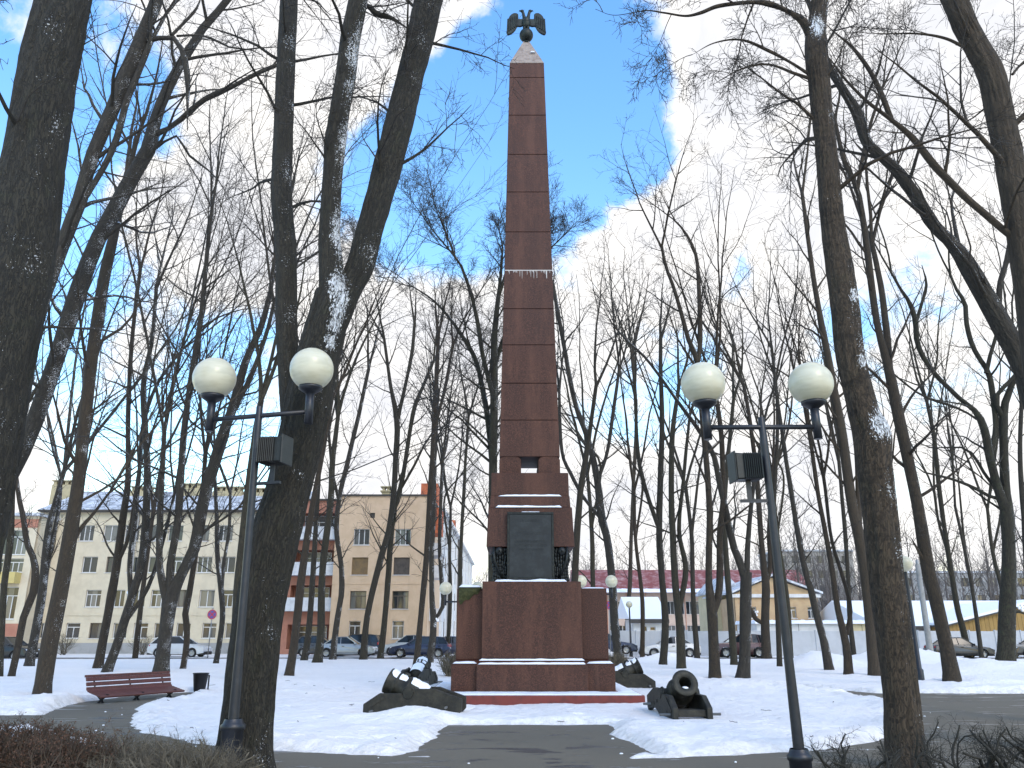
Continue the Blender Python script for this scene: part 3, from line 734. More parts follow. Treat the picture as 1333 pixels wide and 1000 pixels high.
far_lamp(1177, 734, 27.5, 'single-globe lamp on a dark post behind the thick trunk at right', single=True)
far_lamp(819, 787, 62.0, 'small far globe lamp near the low white fence, right of the pedestal', single=True, gl=.25)

# ------------------------------------------------------------------ bench and bin
def make_bench():
    t = thing('park_bench', '', 'bench')
    Lh = 1.28
    # side profile: x forward, z up
    slats = [(-.36, .80, 80, .06, .055), (-.31, .72, 72, .10, .03), (-.275, .60, 74, .10, .03), (-.245, .485, 78, .085, .03), (-.20, .435, 50, .075, .03),
             (-.11, .400, 16, .085, .032), (-.01, .375, 14, .085, .032), (.09, .350, 14, .085, .032), (.19, .325, 14, .085, .034), (.28, .300, 24, .06, .045)]
    s0 = {}
    for x, z, a, w, h in slats:
        key = (w, h)
        if key not in s0:
            b = MB(); b.box(-w / 2, w / 2, -Lh, Lh, -h / 2, h / 2); s0[key] = o = b.build('slat', M_BENCH, t, .008)
        else:
            o = s0[key].copy(); COL.objects.link(o)
        o.location = (x, 0, z); o.rotation_euler = (0, R(a), 0)
    for y in (-1.03, 0, 1.03):
        b = MB()
        b.bar((.23, y, .34), (.02, y, .21), .045, .04); b.bar((.02, y, .21), (-.26, y, -.05), .045, .04)
        b.bar((-.17, y, .34), (.02, y, .21), .045, .04); b.bar((.02, y, .21), (.26, y, -.05), .045, .04)
        b.bar((-.21, y, .36), (.26, y, .335), .04, .025); b.bar((-.20, y, .37), (-.285, y, .55), .04, .025); b.bar((-.285, y, .55), (-.38, y, .79), .04, .025)
        b.build('leg', M_BLACKIRON, t, .004)
    return t
bn = make_bench()
pa, pb = G(133, 915), G(217, 908)
mid = (pa + pb) / 2; d = pb - pa
bn.location = (mid[0], mid[1], -.12); bn.rotation_euler = (0, 0, math.atan2(d[1], d[0]) - math.pi / 2)
bn.scale = (1, 1, .92)
tag(bn, 'long brown slatted park bench beside the swept path at left', 'bench')
bt = thing('litter_bin', 'small dark tapered litter bin standing right of the bench in snow', 'bin', (*G(259, 902)[:2], 0))
b = MB(); b.lathe([(.001, .05), (.155, .05), (.165, .07), (.225, .54), (.24, .545), (.24, .565), (.215, .565), (.205, .54), (.15, .10), (.001, .10)], 22); b.build('bucket', M_BLACKIRON, bt)
b = MB(); b.bar((-.20, .16, -.1), (-.20, .16, .5), .035, .035); b.bar((.20, .16, -.1), (.20, .16, .5), .035, .035); b.build('stand', M_BLACKIRON, bt)
bt.scale = (.95, .95, .95)

# ------------------------------------------------------------------ bare trees
def resample(pts, K):
    """Catmull-Rom through the points, K samples evenly by length; pts (n, d)"""
    p = np.asarray(pts, float); n = len(p)
    if n == 2: return p[0] + (p[1] - p[0]) * np.linspace(0, 1, K)[:, None]
    q = np.vstack([2 * p[0] - p[1], p, 2 * p[-1] - p[-2]]); out = []
    for i in range(n - 1):
        a, b, c, d = q[i], q[i + 1], q[i + 2], q[i + 3]
        for t in np.linspace(0, 1, 14, endpoint=False):
            out.append(.5 * (2 * b + (c - a) * t + (2 * a - 5 * b + 4 * c - d) * t * t + (3 * b - a - 3 * c + d) * t ** 3))
    out.append(p[-1]); out = np.array(out)
    s = np.r_[0, np.cumsum(np.linalg.norm(np.diff(out[:, :3], axis=0), axis=1))]
    g = np.linspace(0, s[-1], K)
    return np.stack([np.interp(g, s, out[:, j]) for j in range(out.shape[1])], 1)
def norm(a): return a / np.maximum(np.linalg.norm(a, axis=-1, keepdims=True), 1e-9)
def tubes(Pp, Rr, n, want_bark=False, rough=0.0, seed=0.0):
    """(N,K,3),(N,K) -> verts, quads, bark coordinate"""
    Nn, K, _ = Pp.shape
    T = norm(np.gradient(Pp, axis=1)); ax = norm(Pp[:, -1] - Pp[:, 0])
    ref = np.where(np.abs(ax[:, 2:3]) > .8, np.array([[0, 1., 0]]), np.array([[0, 0, 1.]]))[:, None, :]
    n1 = norm(np.cross(T, ref)); n2 = np.cross(T, n1)
    a = np.arange(n) * 2 * math.pi / n; ca, sa = np.cos(a), np.sin(a)
    Rv = np.broadcast_to(Rr[:, :, None], (Nn, K, n))
    L = np.concatenate([np.zeros((Nn, 1)), np.cumsum(np.linalg.norm(np.diff(Pp, axis=1), axis=2), 1)], 1)
    if rough:
        lx = L[:, :, None] + seed; r0 = Rr.mean(1)[:, None, None]
        cx, cy = ca[None, None] * r0 * 14 + seed, sa[None, None] * r0 * 14
        rid = 1 - np.abs(2 * vnoise(cx * 1.25, cy * 1.25, lx * 1.9) - 1)
        rid2 = 1 - np.abs(2 * vnoise(cx * 2.6 + 7, cy * 2.6, lx * 4.4) - 1)
        lum = vnoise(ca[None, None] * 1.3 + seed, sa[None, None] * 1.3, lx * .9) - .5
        Rv = Rv * (1 + .16 * lum) + rough * (rid - .6) + rough * .5 * (rid2 - .6)
    V = Pp[:, :, None, :] + Rv[..., None] * (n1[:, :, None] * ca[None, None, :, None] + n2[:, :, None] * sa[None, None, :, None])
    base = (np.arange(Nn) * K * n)[:, None, None] + (np.arange(K - 1) * n)[None, :, None]
    k0 = np.arange(n)[None, None]; k1 = (k0 + 1) % n
    Q = np.stack([base + k0, base + k1, base + n + k1, base + n + k0], -1).reshape(-1, 4)
    bk = None
    if want_bark:
        rr = Rr.mean(1)[:, None, None]
        bk = np.stack([np.broadcast_to(ca * rr, (Nn, K, n)), np.broadcast_to(sa * rr, (Nn, K, n)), np.broadcast_to(L[:, :, None] + seed * 3.1, (Nn, K, n))], -1).reshape(-1, 3)
    return V.reshape(-1, 3), Q, bk
def set_bark(me, bk):
    at = me.attributes.new('bark', 'FLOAT_VECTOR', 'POINT'); at.data.foreach_set('vector', np.asarray(bk, np.float32).ravel())

def spawn(Pp, Rr, m, t0, t1, lf, ang, up, wig, K, rr, rmin, trop=0.0, lmin=.15, lmax=9, absl=None, rg=rng, rcap=.72):
    """m children on each parent polyline -> (N*m,K,3),(N*m,K)"""
    Nn, Kp, _ = Pp.shape
    if Nn == 0 or m == 0: return np.zeros((0, K, 3)), np.zeros((0, K))
    t = t0 + (t1 - t0) * ((np.arange(m)[None] + rg.random((Nn, m))) / m)
    f = t * (Kp - 1); i = np.minimum(f.astype(int), Kp - 2); f = (f - i)[..., None]; row = np.arange(Nn)[:, None]
    pos = Pp[row, i] * (1 - f) + Pp[row, i + 1] * f
    tan = norm(Pp[row, i + 1] - Pp[row, i]); r = Rr[row, i] * (1 - f[..., 0]) + Rr[row, i + 1] * f[..., 0]
    Lp = np.linalg.norm(np.diff(Pp, axis=1), axis=2).sum(1)
    ln = Lp[:, None] * lf * (1.05 - .6 * t) * (.55 + .9 * rg.random((Nn, m)))
    if absl is not None: ln = absl * (.75 + .5 * rg.random((Nn, m)))
    ln = np.clip(ln, lmin, lmax)
    az = np.arange(m)[None] * 2.4 + rg.random((Nn, 1)) * 6.28 + rg.normal(0, .5, (Nn, m))
    ref = np.where(np.abs(tan[..., 2:3]) > .85, np.array([1., 0, 0]), np.array([0, 0, 1.]))
    p1 = norm(np.cross(tan, ref)); p2 = np.cross(tan, p1)
    an = R(ang) * (.65 + .7 * rg.random((Nn, m)))[..., None]
    d = np.cos(an) * tan + np.sin(an) * (np.cos(az)[..., None] * p1 + np.sin(az)[..., None] * p2)
    d[..., 2] += up; d = norm(d).reshape(-1, 3); pos = pos.reshape(-1, 3); ln = ln.reshape(-1); r = r.reshape(-1)
    M_ = len(d); out = np.empty((M_, K, 3)); out[:, 0] = pos; st = ln / (K - 1)
    for j in range(1, K):
        d = d + rg.normal(0, wig, (M_, 3)); d[:, 2] += trop; d = norm(d)
        out[:, j] = out[:, j - 1] + d * st[:, None]
    r0 = np.maximum(np.minimum(r * rcap, ln * rr), rmin)
    R_ = np.maximum(r0[:, None] * (1 - np.linspace(0, 1, K) * .86)[None], rmin * .55)
    return out, R_

TREES = []
class TreeSpec: pass
def tree(label, stems, Yb=None, vtop=None, dens=1.0, bark=0, kids=None, ext=None, zmin=None, droop=0.0, near=False, group='bare park trees', twig=0, flare=1.0, nolevel=0, snowfork=(), lean=None, only_ext=True, blen=1.0, seedv=None, snowlimbs=()):
    TREES.append(dict(label=label, stems=stems, Yb=Yb, vtop=vtop, dens=dens, bark=bark, ext=ext, zmin=zmin, droop=droop, near=near, group=group, twig=twig, flare=flare, snowfork=snowfork, lean=lean, blen=blen, snowlimbs=snowlimbs))

def build_tree(s, idx):
    rg = np.random.default_rng(100 + idx); st = s['stems']
    u0, v0, w0 = st[0][0]
    Yb = s['Yb'] if s['Yb'] is not None else float(G(u0, v0)[1])
    base = P(u0, v0, Yb)
    if s['Yb'] is None: base = G(u0, v0)
    ln1 = rg.uniform(-.05, .05) if s['lean'] is None else s['lean']
    polys = []; rads = []
    for si, sp in enumerate(st):
        extra = 0.0 if si == 0 else rg.uniform(-.22, .22)
        z0 = None; pts = []
        for (u, v, w) in sp:
            zz = P(u, v, Yb)[2]
            if z0 is None: z0 = zz
            dY = ln1 * max(0, zz) + extra * (zz - z0)
            if abs(dY) > 4: dY = math.copysign(4, dY)
            q = P(u, v, Yb + dY)
            j_ = len(pts); a_, b_ = sp[max(0, j_ - 1)], sp[min(len(sp) - 1, j_ + 1)]
            tl = abs(b_[1] - a_[1]) / max(1e-6, math.hypot(b_[0] - a_[0], b_[1] - a_[1]))
            tl = tl + (1 - tl) * (.55 if tl < .45 else 0)      # widths were read along the row
            ct = 1 / math.hypot(1, (u - 666.5) / F_PX)
            pts.append([*q, max(.006, w * (.50 if s['near'] else .47) * tl * ct * MPP(u, v, Yb + dY))])
        if si == 0:                                  # carry the trunk into the ground, with a root flare
            q = np.array(pts[0]); d = np.array(pts[1])[:3] - q[:3]; d = d / np.linalg.norm(d)
            zt = -.25 if s['Yb'] is not None or True else 0
            k = (q[2] - zt) / max(.3, d[2]); fl = s['flare']
            pts = [[*(q[:3] - d * k), q[3] * (1.0 + .35 * fl)]] + [[*q[:3], q[3] * (1 + .10 * fl)]] * (1 if q[2] < .6 else 1) + pts[1:]
        Ls = sum(np.linalg.norm(np.array(pts[i + 1][:3]) - np.array(pts[i][:3])) for i in range(len(pts) - 1))
        K = int(np.clip(Ls / (.05 if s['near'] else .45), 10, 190 if s['near'] else 30))
        q = resample(pts, K)
        if si > 0 and (s['vtop'] is None or (s['ext'] is not None and si not in s['ext'])): q[:, 3] *= np.interp(np.linspace(0, 1, K), [0, .55, 1], [1, 1, .28])
        q[:, 0] += (fbm(q[:, 2] * .5, idx, si, 3) - .47) * .06 * (0 if s['near'] else 1); q[0, 3] = max(q[0, 3], .01)
        polys.append(q[:, :3]); rads.append(q[:, 3])
    top = thing('bare_tree', s['label'], 'tree', tuple(base[:2]) + (0,), 0, s['group'])
    off = np.array([base[0], base[1], 0.0])
    sl_ = s.get('snowlimbs', ()); barks = {5: M_BARK_POCK, 0: M_BARK[idx % 3], 1: M_BARK_SNOW, 2: M_BARK_NEAR, 3: M_BARK_BLACK, 4: M_BARK_PALE}
    bm_ = barks[s['bark']]; tw = M_TWIG[s['twig']]
    trunk = None
    for si, (p, r) in enumerate(zip(polys, rads)):
        n = (84 if r.max() > .15 else 48) if s['near'] else (14 if Yb < 40 else 10)
        rough = (min(.028, r.mean() * .11)) if s['near'] else r.mean() * .05
        V, Q, bk = tubes((p - off)[None], r[None], n, True, rough, seed=idx * 3.7 + si)
        if s['near'] and s['snowfork']:              # snow clinging to the bark of forks and burls
            K_ = len(p); ax_ = np.repeat(p - off, n, axis=0); out_ = norm(V - ax_); W_ = V + off; rel = W_ - np.array([0, 0, EYE])
            dep = rel[:, 1] * CP + rel[:, 2] * SP; pu = 666.5 + F_PX * rel[:, 0] / dep; pv = 500 - F_PX * (rel[:, 2] * CP - rel[:, 1] * SP) / dep
            lodge = np.zeros(len(V))
            for (u, v, rpx, *_d) in s['snowfork']:
                lodge = np.maximum(lodge, np.exp(-((pu - u) / rpx) ** 2 - ((pv - v) / (rpx * 1.5)) ** 2) * np.clip(1.2 - out_[:, 1] * 2, 0, 1))
        me = np_mesh('trunk' if si == 0 else 'limb', V, Q); set_bark(me, bk)
        if s['near'] and s['snowfork']:
            at = me.attributes.new('lodged_snow', 'FLOAT', 'POINT'); at.data.foreach_set('value', lodge.astype(np.float32))
        o = link('trunk' if si == 0 else 'limb', me, M_BARK_NEARSNOW if si in s['snowlimbs'] else bm_, top if si == 0 else trunk)
        if si == 0: trunk = o
    # snow lodged in forks and on burls
    for (u, v, rpx, *dp) in (() if s['near'] else s['snowfork']):
        dpx = (dp[0] if dp else 0) * MPP(u, v, Yb)
        q = P(u, v, Yb) - off; rr = rpx * MPP(u, v, Yb); b = MB(); r_ = random.Random(int(u))
        for _ in range(7):
            b.ball((q[0] + r_.uniform(-.7, .7) * rr, q[1] - dpx - rr * r_.uniform(.1, .4), q[2] + r_.uniform(-.9, .9) * rr), rr * r_.uniform(.22, .5), 9, 6, (1, .6, 1.1))
        b.build('snow_clump', M_SNOWCAP, trunk)
    # extensions: each marked stem forks on upwards to the crown's top
    rmin = max(.005, Yb * .00023); D = s['dens'] * (1.25 if s['near'] else .95 if s['stems'][0][0][0] < 320 else .82); fine = 1.0
    ztop = float(P(u0, s['vtop'], Yb)[2]) if s['vtop'] is not None else None
    L0 = []; L1 = []
    exts = range(len(st)) if s['ext'] is None else s['ext']
    for si in range(len(st)):
        p, r = polys[si], rads[si]
        if si in exts and ztop is not None:
            ln = max(1.5, ztop - p[-1, 2])
            nf = 2 if ln < 9 else 3
            a, b_ = spawn(p[-3:][None], r[-3:][None], nf, .80, .99, 1, 17, .12, .055, 10, .03, rmin * 2, trop=.02, absl=ln * .95, lmax=30, rg=rg, rcap=.85)
            L0.append((a, b_))
        zm = s['zmin'] if s['zmin'] is not None else 4.0
        ok = np.where(p[:, 2] > zm)[0]
        if len(ok) > 3:
            q, rr_ = resample(np.c_[p[ok], r[ok]], 14)[:, :3], np.interp(np.linspace(0, 1, 14), np.linspace(0, 1, len(ok)), r[ok])
            Lk = np.linalg.norm(np.diff(q, axis=0), axis=1).sum()
            m = int(np.clip(Lk * (1.25 if s['near'] and si > 0 else 1.1) * D, 3, 22))
            L1.append(spawn(q[None], rr_[None], m, .05, 1, .42 if s['near'] else .30, 52, .15 - s['droop'], .10, 8, .017, rmin * 1.5, trop=.03 - s['droop'] * .25, lmin=.7, lmax=3.6 * s['blen'], rg=rg, rcap=.5))
    for a, b_ in L0:
        L1.append(spawn(a, b_, max(3, int(8 * D)), .08, 1.0, .48, 40, .10 - s['droop'], .09, 8, .016, rmin * 1.5, trop=.03 - s['droop'] * .25, lmin=.8, lmax=4.5 * s['blen'], rg=rg))
    cat = lambda X: (np.concatenate([x[0] for x in X]), np.concatenate([x[1] for x in X])) if X else (np.zeros((0, 4, 3)), np.zeros((0, 4)))
    A0 = cat(L0); A1 = cat(L1)
    A2 = spawn(*A1, max(3, int(6 * D)), .15, 1, .55, 44, .05 - s['droop'] * .8, .14, 6, .013, rmin * 1.15, trop=.02 - s['droop'] * .2, lmin=.35, lmax=2.2, rg=rg)
    A3 = spawn(*A2, max(3, int(5 * D)), .15, 1, .60, 42, .03 - s['droop'] * .6, .16, 4, .011, rmin, trop=.0, lmin=.22, lmax=1.1, rg=rg)
    Vs, Qs, nb = [], [], 0
    for (A, n) in ((A2, 3), (A3, 3)):
        if len(A[0]):
            V, Q, _ = tubes(A[0], A[1], n); Vs.append(V); Qs.append(Q + nb); nb += len(V)
    if s['near'] and len(A3[0]):
        A4 = spawn(*A3, 3, .2, 1, .6, 45, 0, .2, 3, .01, rmin, lmin=.12, lmax=.5, rg=rg)
        V, Q, _ = tubes(A4[0], A4[1], 3); Vs.append(V); Qs.append(Q + nb); nb += len(V)
    # boughs: each fork of the crown is a limb of its own; the branches, twigs are one crown
    for i in range(len(A0[0])):
        V, Q, bk = tubes(A0[0][i:i + 1] - off, A0[1][i:i + 1], 8, True, 0, seed=idx + i)
        me = np_mesh('limb', V, Q); set_bark(me, bk); link('limb', me, bm_, trunk)
    if len(A1[0]):
        V, Q, bk = tubes(A1[0] - off, A1[1], 5, True, 0, seed=idx)
        me = np_mesh('branches', V, Q); set_bark(me, bk); link('branches', me, bm_, top, kind='stuff')
    if Vs:
        me = np_mesh('crown', np.concatenate(Vs) - off, np.concatenate(Qs)); link('crown', me, tw, top, kind='stuff')

# ---- near trees -----------------------------------------------------------------------------------------------
tree('giant near trunk cut by the left edge of the view, deeply furrowed dark bark',
     [[(-95, 1040, 132), (-80, 900, 124), (-56, 760, 112), (-30, 620, 106), (-8, 500, 101), (8, 420, 98), (25, 330, 95), (45, 200, 82), (58, 120, 80), (66, 80, 80), (84, 0, 72), (96, -70, 66)]],
     Yb=8.0, vtop=-420, bark=2, near=True, dens=.7, zmin=6.5)
tree('thick leaning trunk behind the left lamp, splitting into three tall stems',
     [[(316, 1004, 80), (320, 960, 73), (328, 880, 66), (338, 800, 63), (349, 740, 62), (361, 690, 62), (377, 630, 60), (391, 570, 61), (401, 520, 64), (412, 470, 58), (424, 425, 56), (436, 385, 54)],
      [(385, 560, 34), (379, 510, 30), (375, 460, 27), (373, 420, 27), (372, 330, 28), (366, 250, 27), (368, 200, 26), (371, 100, 24), (376, 0, 23), (380, -80, 21)],
      [(426, 440, 26), (433, 395, 33), (431, 350, 31), (429, 300, 27), (433, 230, 25), (437, 180, 29), (439, 165, 27), (450, 100, 26), (456, 50, 25), (466, 0, 24), (476, -60, 21)],
      [(424, 450, 30), (441, 408, 37), (455, 375, 37), (470, 345, 37), (481, 300, 36), (496, 250, 37), (509, 200, 38), (522, 150, 36), (534, 100, 35), (547, 50, 37), (558, 0, 37), (572, -70, 32)],
      [(463, 20, 12), (478, 8, 11), (490, 18, 10), (510, 24, 9), (532, 38, 7)]],
     Yb=10.9, vtop=-330, bark=2, near=True, dens=.8, ext=[1, 2, 3], zmin=7.3, droop=.14, snowfork=[(439, 374, 13), (445, 388, 10), (440, 405, 11), (436, 422, 9), (431, 445, 8)], lean=0.0, snowlimbs=(2,), blen=.55)
tree('tall straight trunk with a snowy burl at right foreground, beside the bare hedge',
     [[(1181, 1004, 55), (1177, 950, 52), (1173, 900, 49), (1159, 790, 48), (1150, 706, 47), (1144, 650, 47), (1138, 600, 49), (1135, 565, 52), (1124, 535, 43), (1108, 468, 39), (1100, 400, 37), (1084, 290, 32), (1076, 200, 28), (1067, 120, 27), (1062, 60, 29), (1066, 10, 22), (1071, -60, 18)],
      [(1060, 52, 20), (1045, 28, 15), (1024, 14, 13), (1000, 5, 12), (980, 3, 10), (955, 5, 9), (932, 9, 8), (912, 17, 7), (892, 21, 6), (865, 17, 5), (840, 14, 4), (800, 20, 3), (775, 12, 2)],
      [(1058, 100, 9), (1030, 82, 7), (1000, 66, 6), (965, 52, 5), (930, 56, 4), (900, 72, 3)],
      [(1062, 105, 8), (1035, 96, 6), (1000, 84, 5), (965, 90, 4), (925, 112, 3)]],
     Yb=11.0, vtop=-260, bark=5, near=True, dens=1.0, ext=[0], zmin=7.6, droop=.20, snowfork=[(1146, 550, 14), (1156, 556, 10), (1064, 34, 10), (1122, 470, 6), (1112, 385, 6)], lean=0.0, blen=1.0)
tree('massive smooth trunk leaning in from the top right corner',
     [[(1388, 1000, 66), (1378, 800, 56), (1368, 620, 50), (1352, 450, 45), (1333, 330, 40), (1318, 240, 38), (1306, 165, 38), (1290, 100, 38), (1270, 60, 36), (1252, 25, 35), (1236, -20, 34), (1222, -80, 30)],
      [(1322, 312, 16), (1302, 296, 15), (1280, 277, 15), (1258, 258, 15), (1240, 240, 15), (1216, 215, 14), (1188, 180, 12), (1160, 156, 11), (1132, 135, 10), (1112, 116, 9), (1096, 98, 8), (1080, 76, 6)],
      [(1160, 156, 8), (1147, 122, 8), (1132, 92, 7), (1110, 62, 7), (1084, 40, 5), (1068, 24, 4)],
      [(1256, 62, 7), (1230, 50, 6), (1195, 44, 5), (1150, 44, 4), (1110, 42, 3)],
      [(1318, 97, 5), (1328, 85, 5), (1345, 70, 4)]],
     Yb=12.5, vtop=-260, bark=4, near=True, dens=.8, ext=[0], zmin=7.5, droop=.06, lean=0.0)
tree('curved limb-like trunk sweeping up leftward from the right edge',
     [[(1412, 960, 48), (1396, 800, 42), (1374, 640, 38), (1352, 540, 36), (1333, 480, 35), (1299, 415, 33), (1278, 378, 30), (1256, 340, 28), (1238, 316, 24), (1216, 294, 22), (1192, 256, 20), (1168, 223, 20), (1146, 202, 18), (1128, 184, 17), (1116, 148, 16), (1102, 124, 13), (1088, 102, 12), (1074, 76, 9), (1064, 40, 8)],
      [(1300, 410, 9), (1302, 370, 8), (1310, 340, 7), (1318, 290, 5)]],
     Yb=16, vtop=-120, bark=1, near=True, dens=.75, zmin=7.5, ext=[0, 1], lean=0.0)
# ---- left side ------------------------------------------------------------------------------------------------
tree('leaning mossy trunk left of the bench, brown at its foot',
     [[(54, 906, 25), (61, 862, 26), (69, 818, 25), (82, 750, 23), (94, 682, 21), (104, 614, 19), (108, 572, 18), (119, 470, 18), (129, 402, 17), (141, 334, 16), (152, 290, 12), (166, 225, 9)],
      [(87, 725, 9), (104, 690, 7), (122, 668, 6), (143, 640, 4)]],
     bark=4, vtop=70, dens=.9)
tree('strongly leaning trunk crossing behind the giant left trunk, long side bough',
     [[(-72, 905, 34), (-50, 820, 32), (-25, 720, 30), (2, 640, 29), (30, 586, 28), (49, 538, 27), (72, 470, 25), (94, 402, 27), (118, 334, 26), (134, 300, 25), (150, 272, 27), (172, 230, 25), (190, 204, 23), (204, 150, 17), (216, 122, 17), (228, 95, 16), (245, 68, 15), (262, 40, 14), (282, 17, 13), (301, -6, 12), (316, -30, 10)],
      [(200, 176, 14), (218, 168, 13), (235, 156, 12), (258, 135, 12), (277, 124, 11), (296, 116, 11), (312, 108, 10), (330, 98, 9), (360, 85, 8), (401, 77, 7), (439, 70, 6), (470, 72, 4), (500, 76, 3)],
      [(200, 195, 8), (218, 182, 7), (232, 178, 6), (244, 200, 5), (262, 215, 5), (282, 232, 4), (300, 262, 3)]],
     Yb=21, bark=1, vtop=-60, dens=1.05, droop=.12, ext=[0], zmin=6)
tree('steep trunk with a snow-spotted side stem, just right of the giant left trunk',
     [[(-60, 890, 28), (-20, 720, 26), (18, 560, 23), (44, 440, 21), (58, 385, 21), (88, 300, 22), (101, 272, 22), (120, 204, 21), (149, 136, 21), (163, 100, 22), (178, 68, 23), (192, 30, 20), (204, 0, 20), (216, -40, 16)],
      [(108, 262, 11), (122, 240, 10), (142, 205, 10), (155, 170, 10), (163, 136, 10), (176, 105, 9), (186, 80, 9), (196, 55, 8)],
      [(186, 55, 12), (206, 50, 11), (222, 47, 10), (236, 62, 9), (243, 90, 9), (245, 118, 8), (244, 140, 6), (244, 170, 4)],
      [(224, 46, 7), (240, 30, 6), (256, 12, 5), (264, -8, 4)],
      [(230, 47, 6), (262, 46, 5), (285, 55, 5), (300, 62, 4), (330, 66, 4), (350, 80, 3)]],
     Yb=19, bark=1, vtop=-120, dens=1.0, droop=.12, ext=[0, 1], zmin=6)
tree('thin kinked tree before the red bay at the far left',
     [[(15, 882, 10), (24, 838, 11), (31, 802, 11), (42, 776, 12), (46, 752, 12), (44, 729, 10), (35, 706, 9), (31, 676, 8), (25, 648, 7), (20, 610, 6)]], vtop=330, dens=.9)
tree('twin-stemmed tree standing in snow before the cream facade, left of the leaning trunk',
     [[(38, 868, 15), (42, 844, 14), (50, 802, 13), (56, 762, 13), (58, 735, 11), (63, 690, 10), (72, 654, 8), (84, 612, 7)],
      [(54, 790, 9), (60, 745, 8), (68, 705, 7), (76, 665, 6), (80, 620, 5)]], vtop=280, dens=.9, bark=1)
tree('slim tree at the left edge, above the black car',
     [[(0, 845, 11), (6, 760, 10), (13, 704, 10), (15, 662, 9), (18, 600, 8), (26, 540, 7)]], Yb=33, vtop=300, dens=.8)
tree('leaning tree left of the pair behind the bench, crossing its neighbour',
     [[(127, 871, 14), (136, 825, 13), (146, 770, 13), (152, 733, 12), (159, 682, 11), (166, 631, 9), (167, 575, 7), (167, 535, 7), (172, 440, 6), (183, 350, 5)],
      [(152, 735, 6), (167, 700, 6), (174, 660, 5), (181, 610, 4)]], vtop=225, dens=.9)
tree('forked tree right of the pair behind the bench, snow in its crotch',
     [[(139, 876, 15), (153, 838, 14), (163, 806, 14), (172, 776, 13), (183, 740, 12), (189, 690, 11), (192, 614, 10), (189, 560, 9), (187, 500, 8), (198, 440, 6), (204, 370, 5)],
      [(166, 806, 8), (190, 770, 7), (204, 733, 6), (216, 690, 5), (228, 640, 4)],
      [(170, 775, 8), (169, 735, 7), (175, 680, 7), (181, 620, 6), (187, 552, 6), (205, 500, 5), (237, 455, 4)]], bark=1, vtop=180, dens=1.0, snowfork=[(169, 768, 4)])
tree('big snow-flecked tree behind the right end of the bench, many stems',
     [[(209, 877, 22), (212, 850, 20), (215, 830, 20), (219, 800, 21), (223, 775, 23), (234, 752, 17), (244, 732, 17), (253, 712, 17), (262, 668, 17), (270, 634, 17), (281, 596, 16), (290, 565, 15), (303, 531, 14), (320, 470, 11), (340, 425, 9), (352, 380, 7)],
      [(218, 785, 13), (208, 740, 10), (208, 690, 10), (211, 620, 8), (214, 560, 6)],
      [(222, 770, 13), (222, 733, 11), (232, 675, 11), (237, 600, 10), (241, 550, 9), (252, 470, 8), (262, 410, 7), (269, 334, 6), (274, 290, 5)],
      [(255, 700, 9), (268, 690, 7), (290, 676, 6), (312, 660, 5)],
      [(300, 540, 9), (322, 500, 8), (345, 440, 6), (358, 390, 5)]], bark=1, vtop=150, dens=1.0, snowfork=[(224, 766, 4)])
tree('s-curved slender tree right of the big snow-flecked tree',
     [[(238, 872, 9), (243, 838, 9), (243, 815, 9), (241, 800, 9), (246, 774, 9), (253, 733, 8), (259, 690, 8), (264, 640, 7), (268, 590, 6)]], vtop=330, dens=.9)
tree('slim tree whitened by snow beside the round no-parking sign',
     [[(281, 864, 8), (286, 835, 8), (290, 801, 8), (288, 767, 8), (283, 720, 7), (282, 670, 6), (280, 620, 5)],
      [(288, 770, 6), (292, 730, 5), (298, 690, 5), (300, 640, 4)]], bark=1, vtop=400, dens=.8)
tree('straight tree hidden behind the left lamp post',
     [[(303, 885, 17), (307, 832, 15), (311, 760, 14), (318, 688, 13), (328, 600, 11), (340, 520, 8)]], vtop=260, dens=.9)
# ---- middle left ----------------------------------------------------------------------------------------------
tree('dark tree nearest the forked trunk, before the salmon balconies',
     [[(376, 881, 13), (382, 846, 12), (388, 796, 12), (393, 748, 11), (399, 705, 10), (405, 670, 9), (418, 600, 7), (432, 520, 6)]], vtop=330, dens=.85)
tree('second dark tree before the salmon balconies, left of a grey trunk',
     [[(396, 860, 10), (402, 818, 9), (407, 754, 8), (411, 690, 7), (416, 600, 6), (420, 540, 5)]], vtop=380, dens=.8)
tree('grey trunk with flared foot in front of the silver sedan bonnet, left one of two',
     [[(413, 863, 14), (416, 840, 12), (418, 815, 11), (420, 740, 10), (430, 656, 9), (433, 600, 8), (440, 540, 6)]], vtop=350, dens=.85)
tree('snow-striped curved tree over the silver sedan',
     [[(433, 859, 9), (437, 824, 9), (441, 795, 8), (445, 768, 8), (444, 734, 7), (438, 692, 7), (443, 642, 7), (453, 600, 7), (467, 540, 6), (480, 480, 5)],
      [(441, 650, 5), (432, 610, 4), (428, 560, 4)]], bark=1, vtop=360, dens=1.0)
tree('leaning forked tree left of the pair before the beige gable',
     [[(473, 859, 10), (479, 796, 9), (496, 726, 9), (506, 690, 8), (513, 640, 8), (515, 600, 8), (517, 548, 8), (508, 500, 5), (500, 440, 4)],
      [(517, 550, 6), (528, 500, 5), (536, 460, 5), (540, 420, 4)]], vtop=350, dens=.9)
tree('leaning tree right of the pair before the beige gable',
     [[(495, 858, 9), (502, 796, 8), (508, 712, 8), (514, 660, 7), (523, 628, 7), (531, 580, 6), (539, 532, 6), (552, 500, 5), (565, 468, 4)],
      [(520, 640, 4), (540, 605, 4), (552, 580, 3), (562, 565, 3)]], vtop=350, dens=.9)
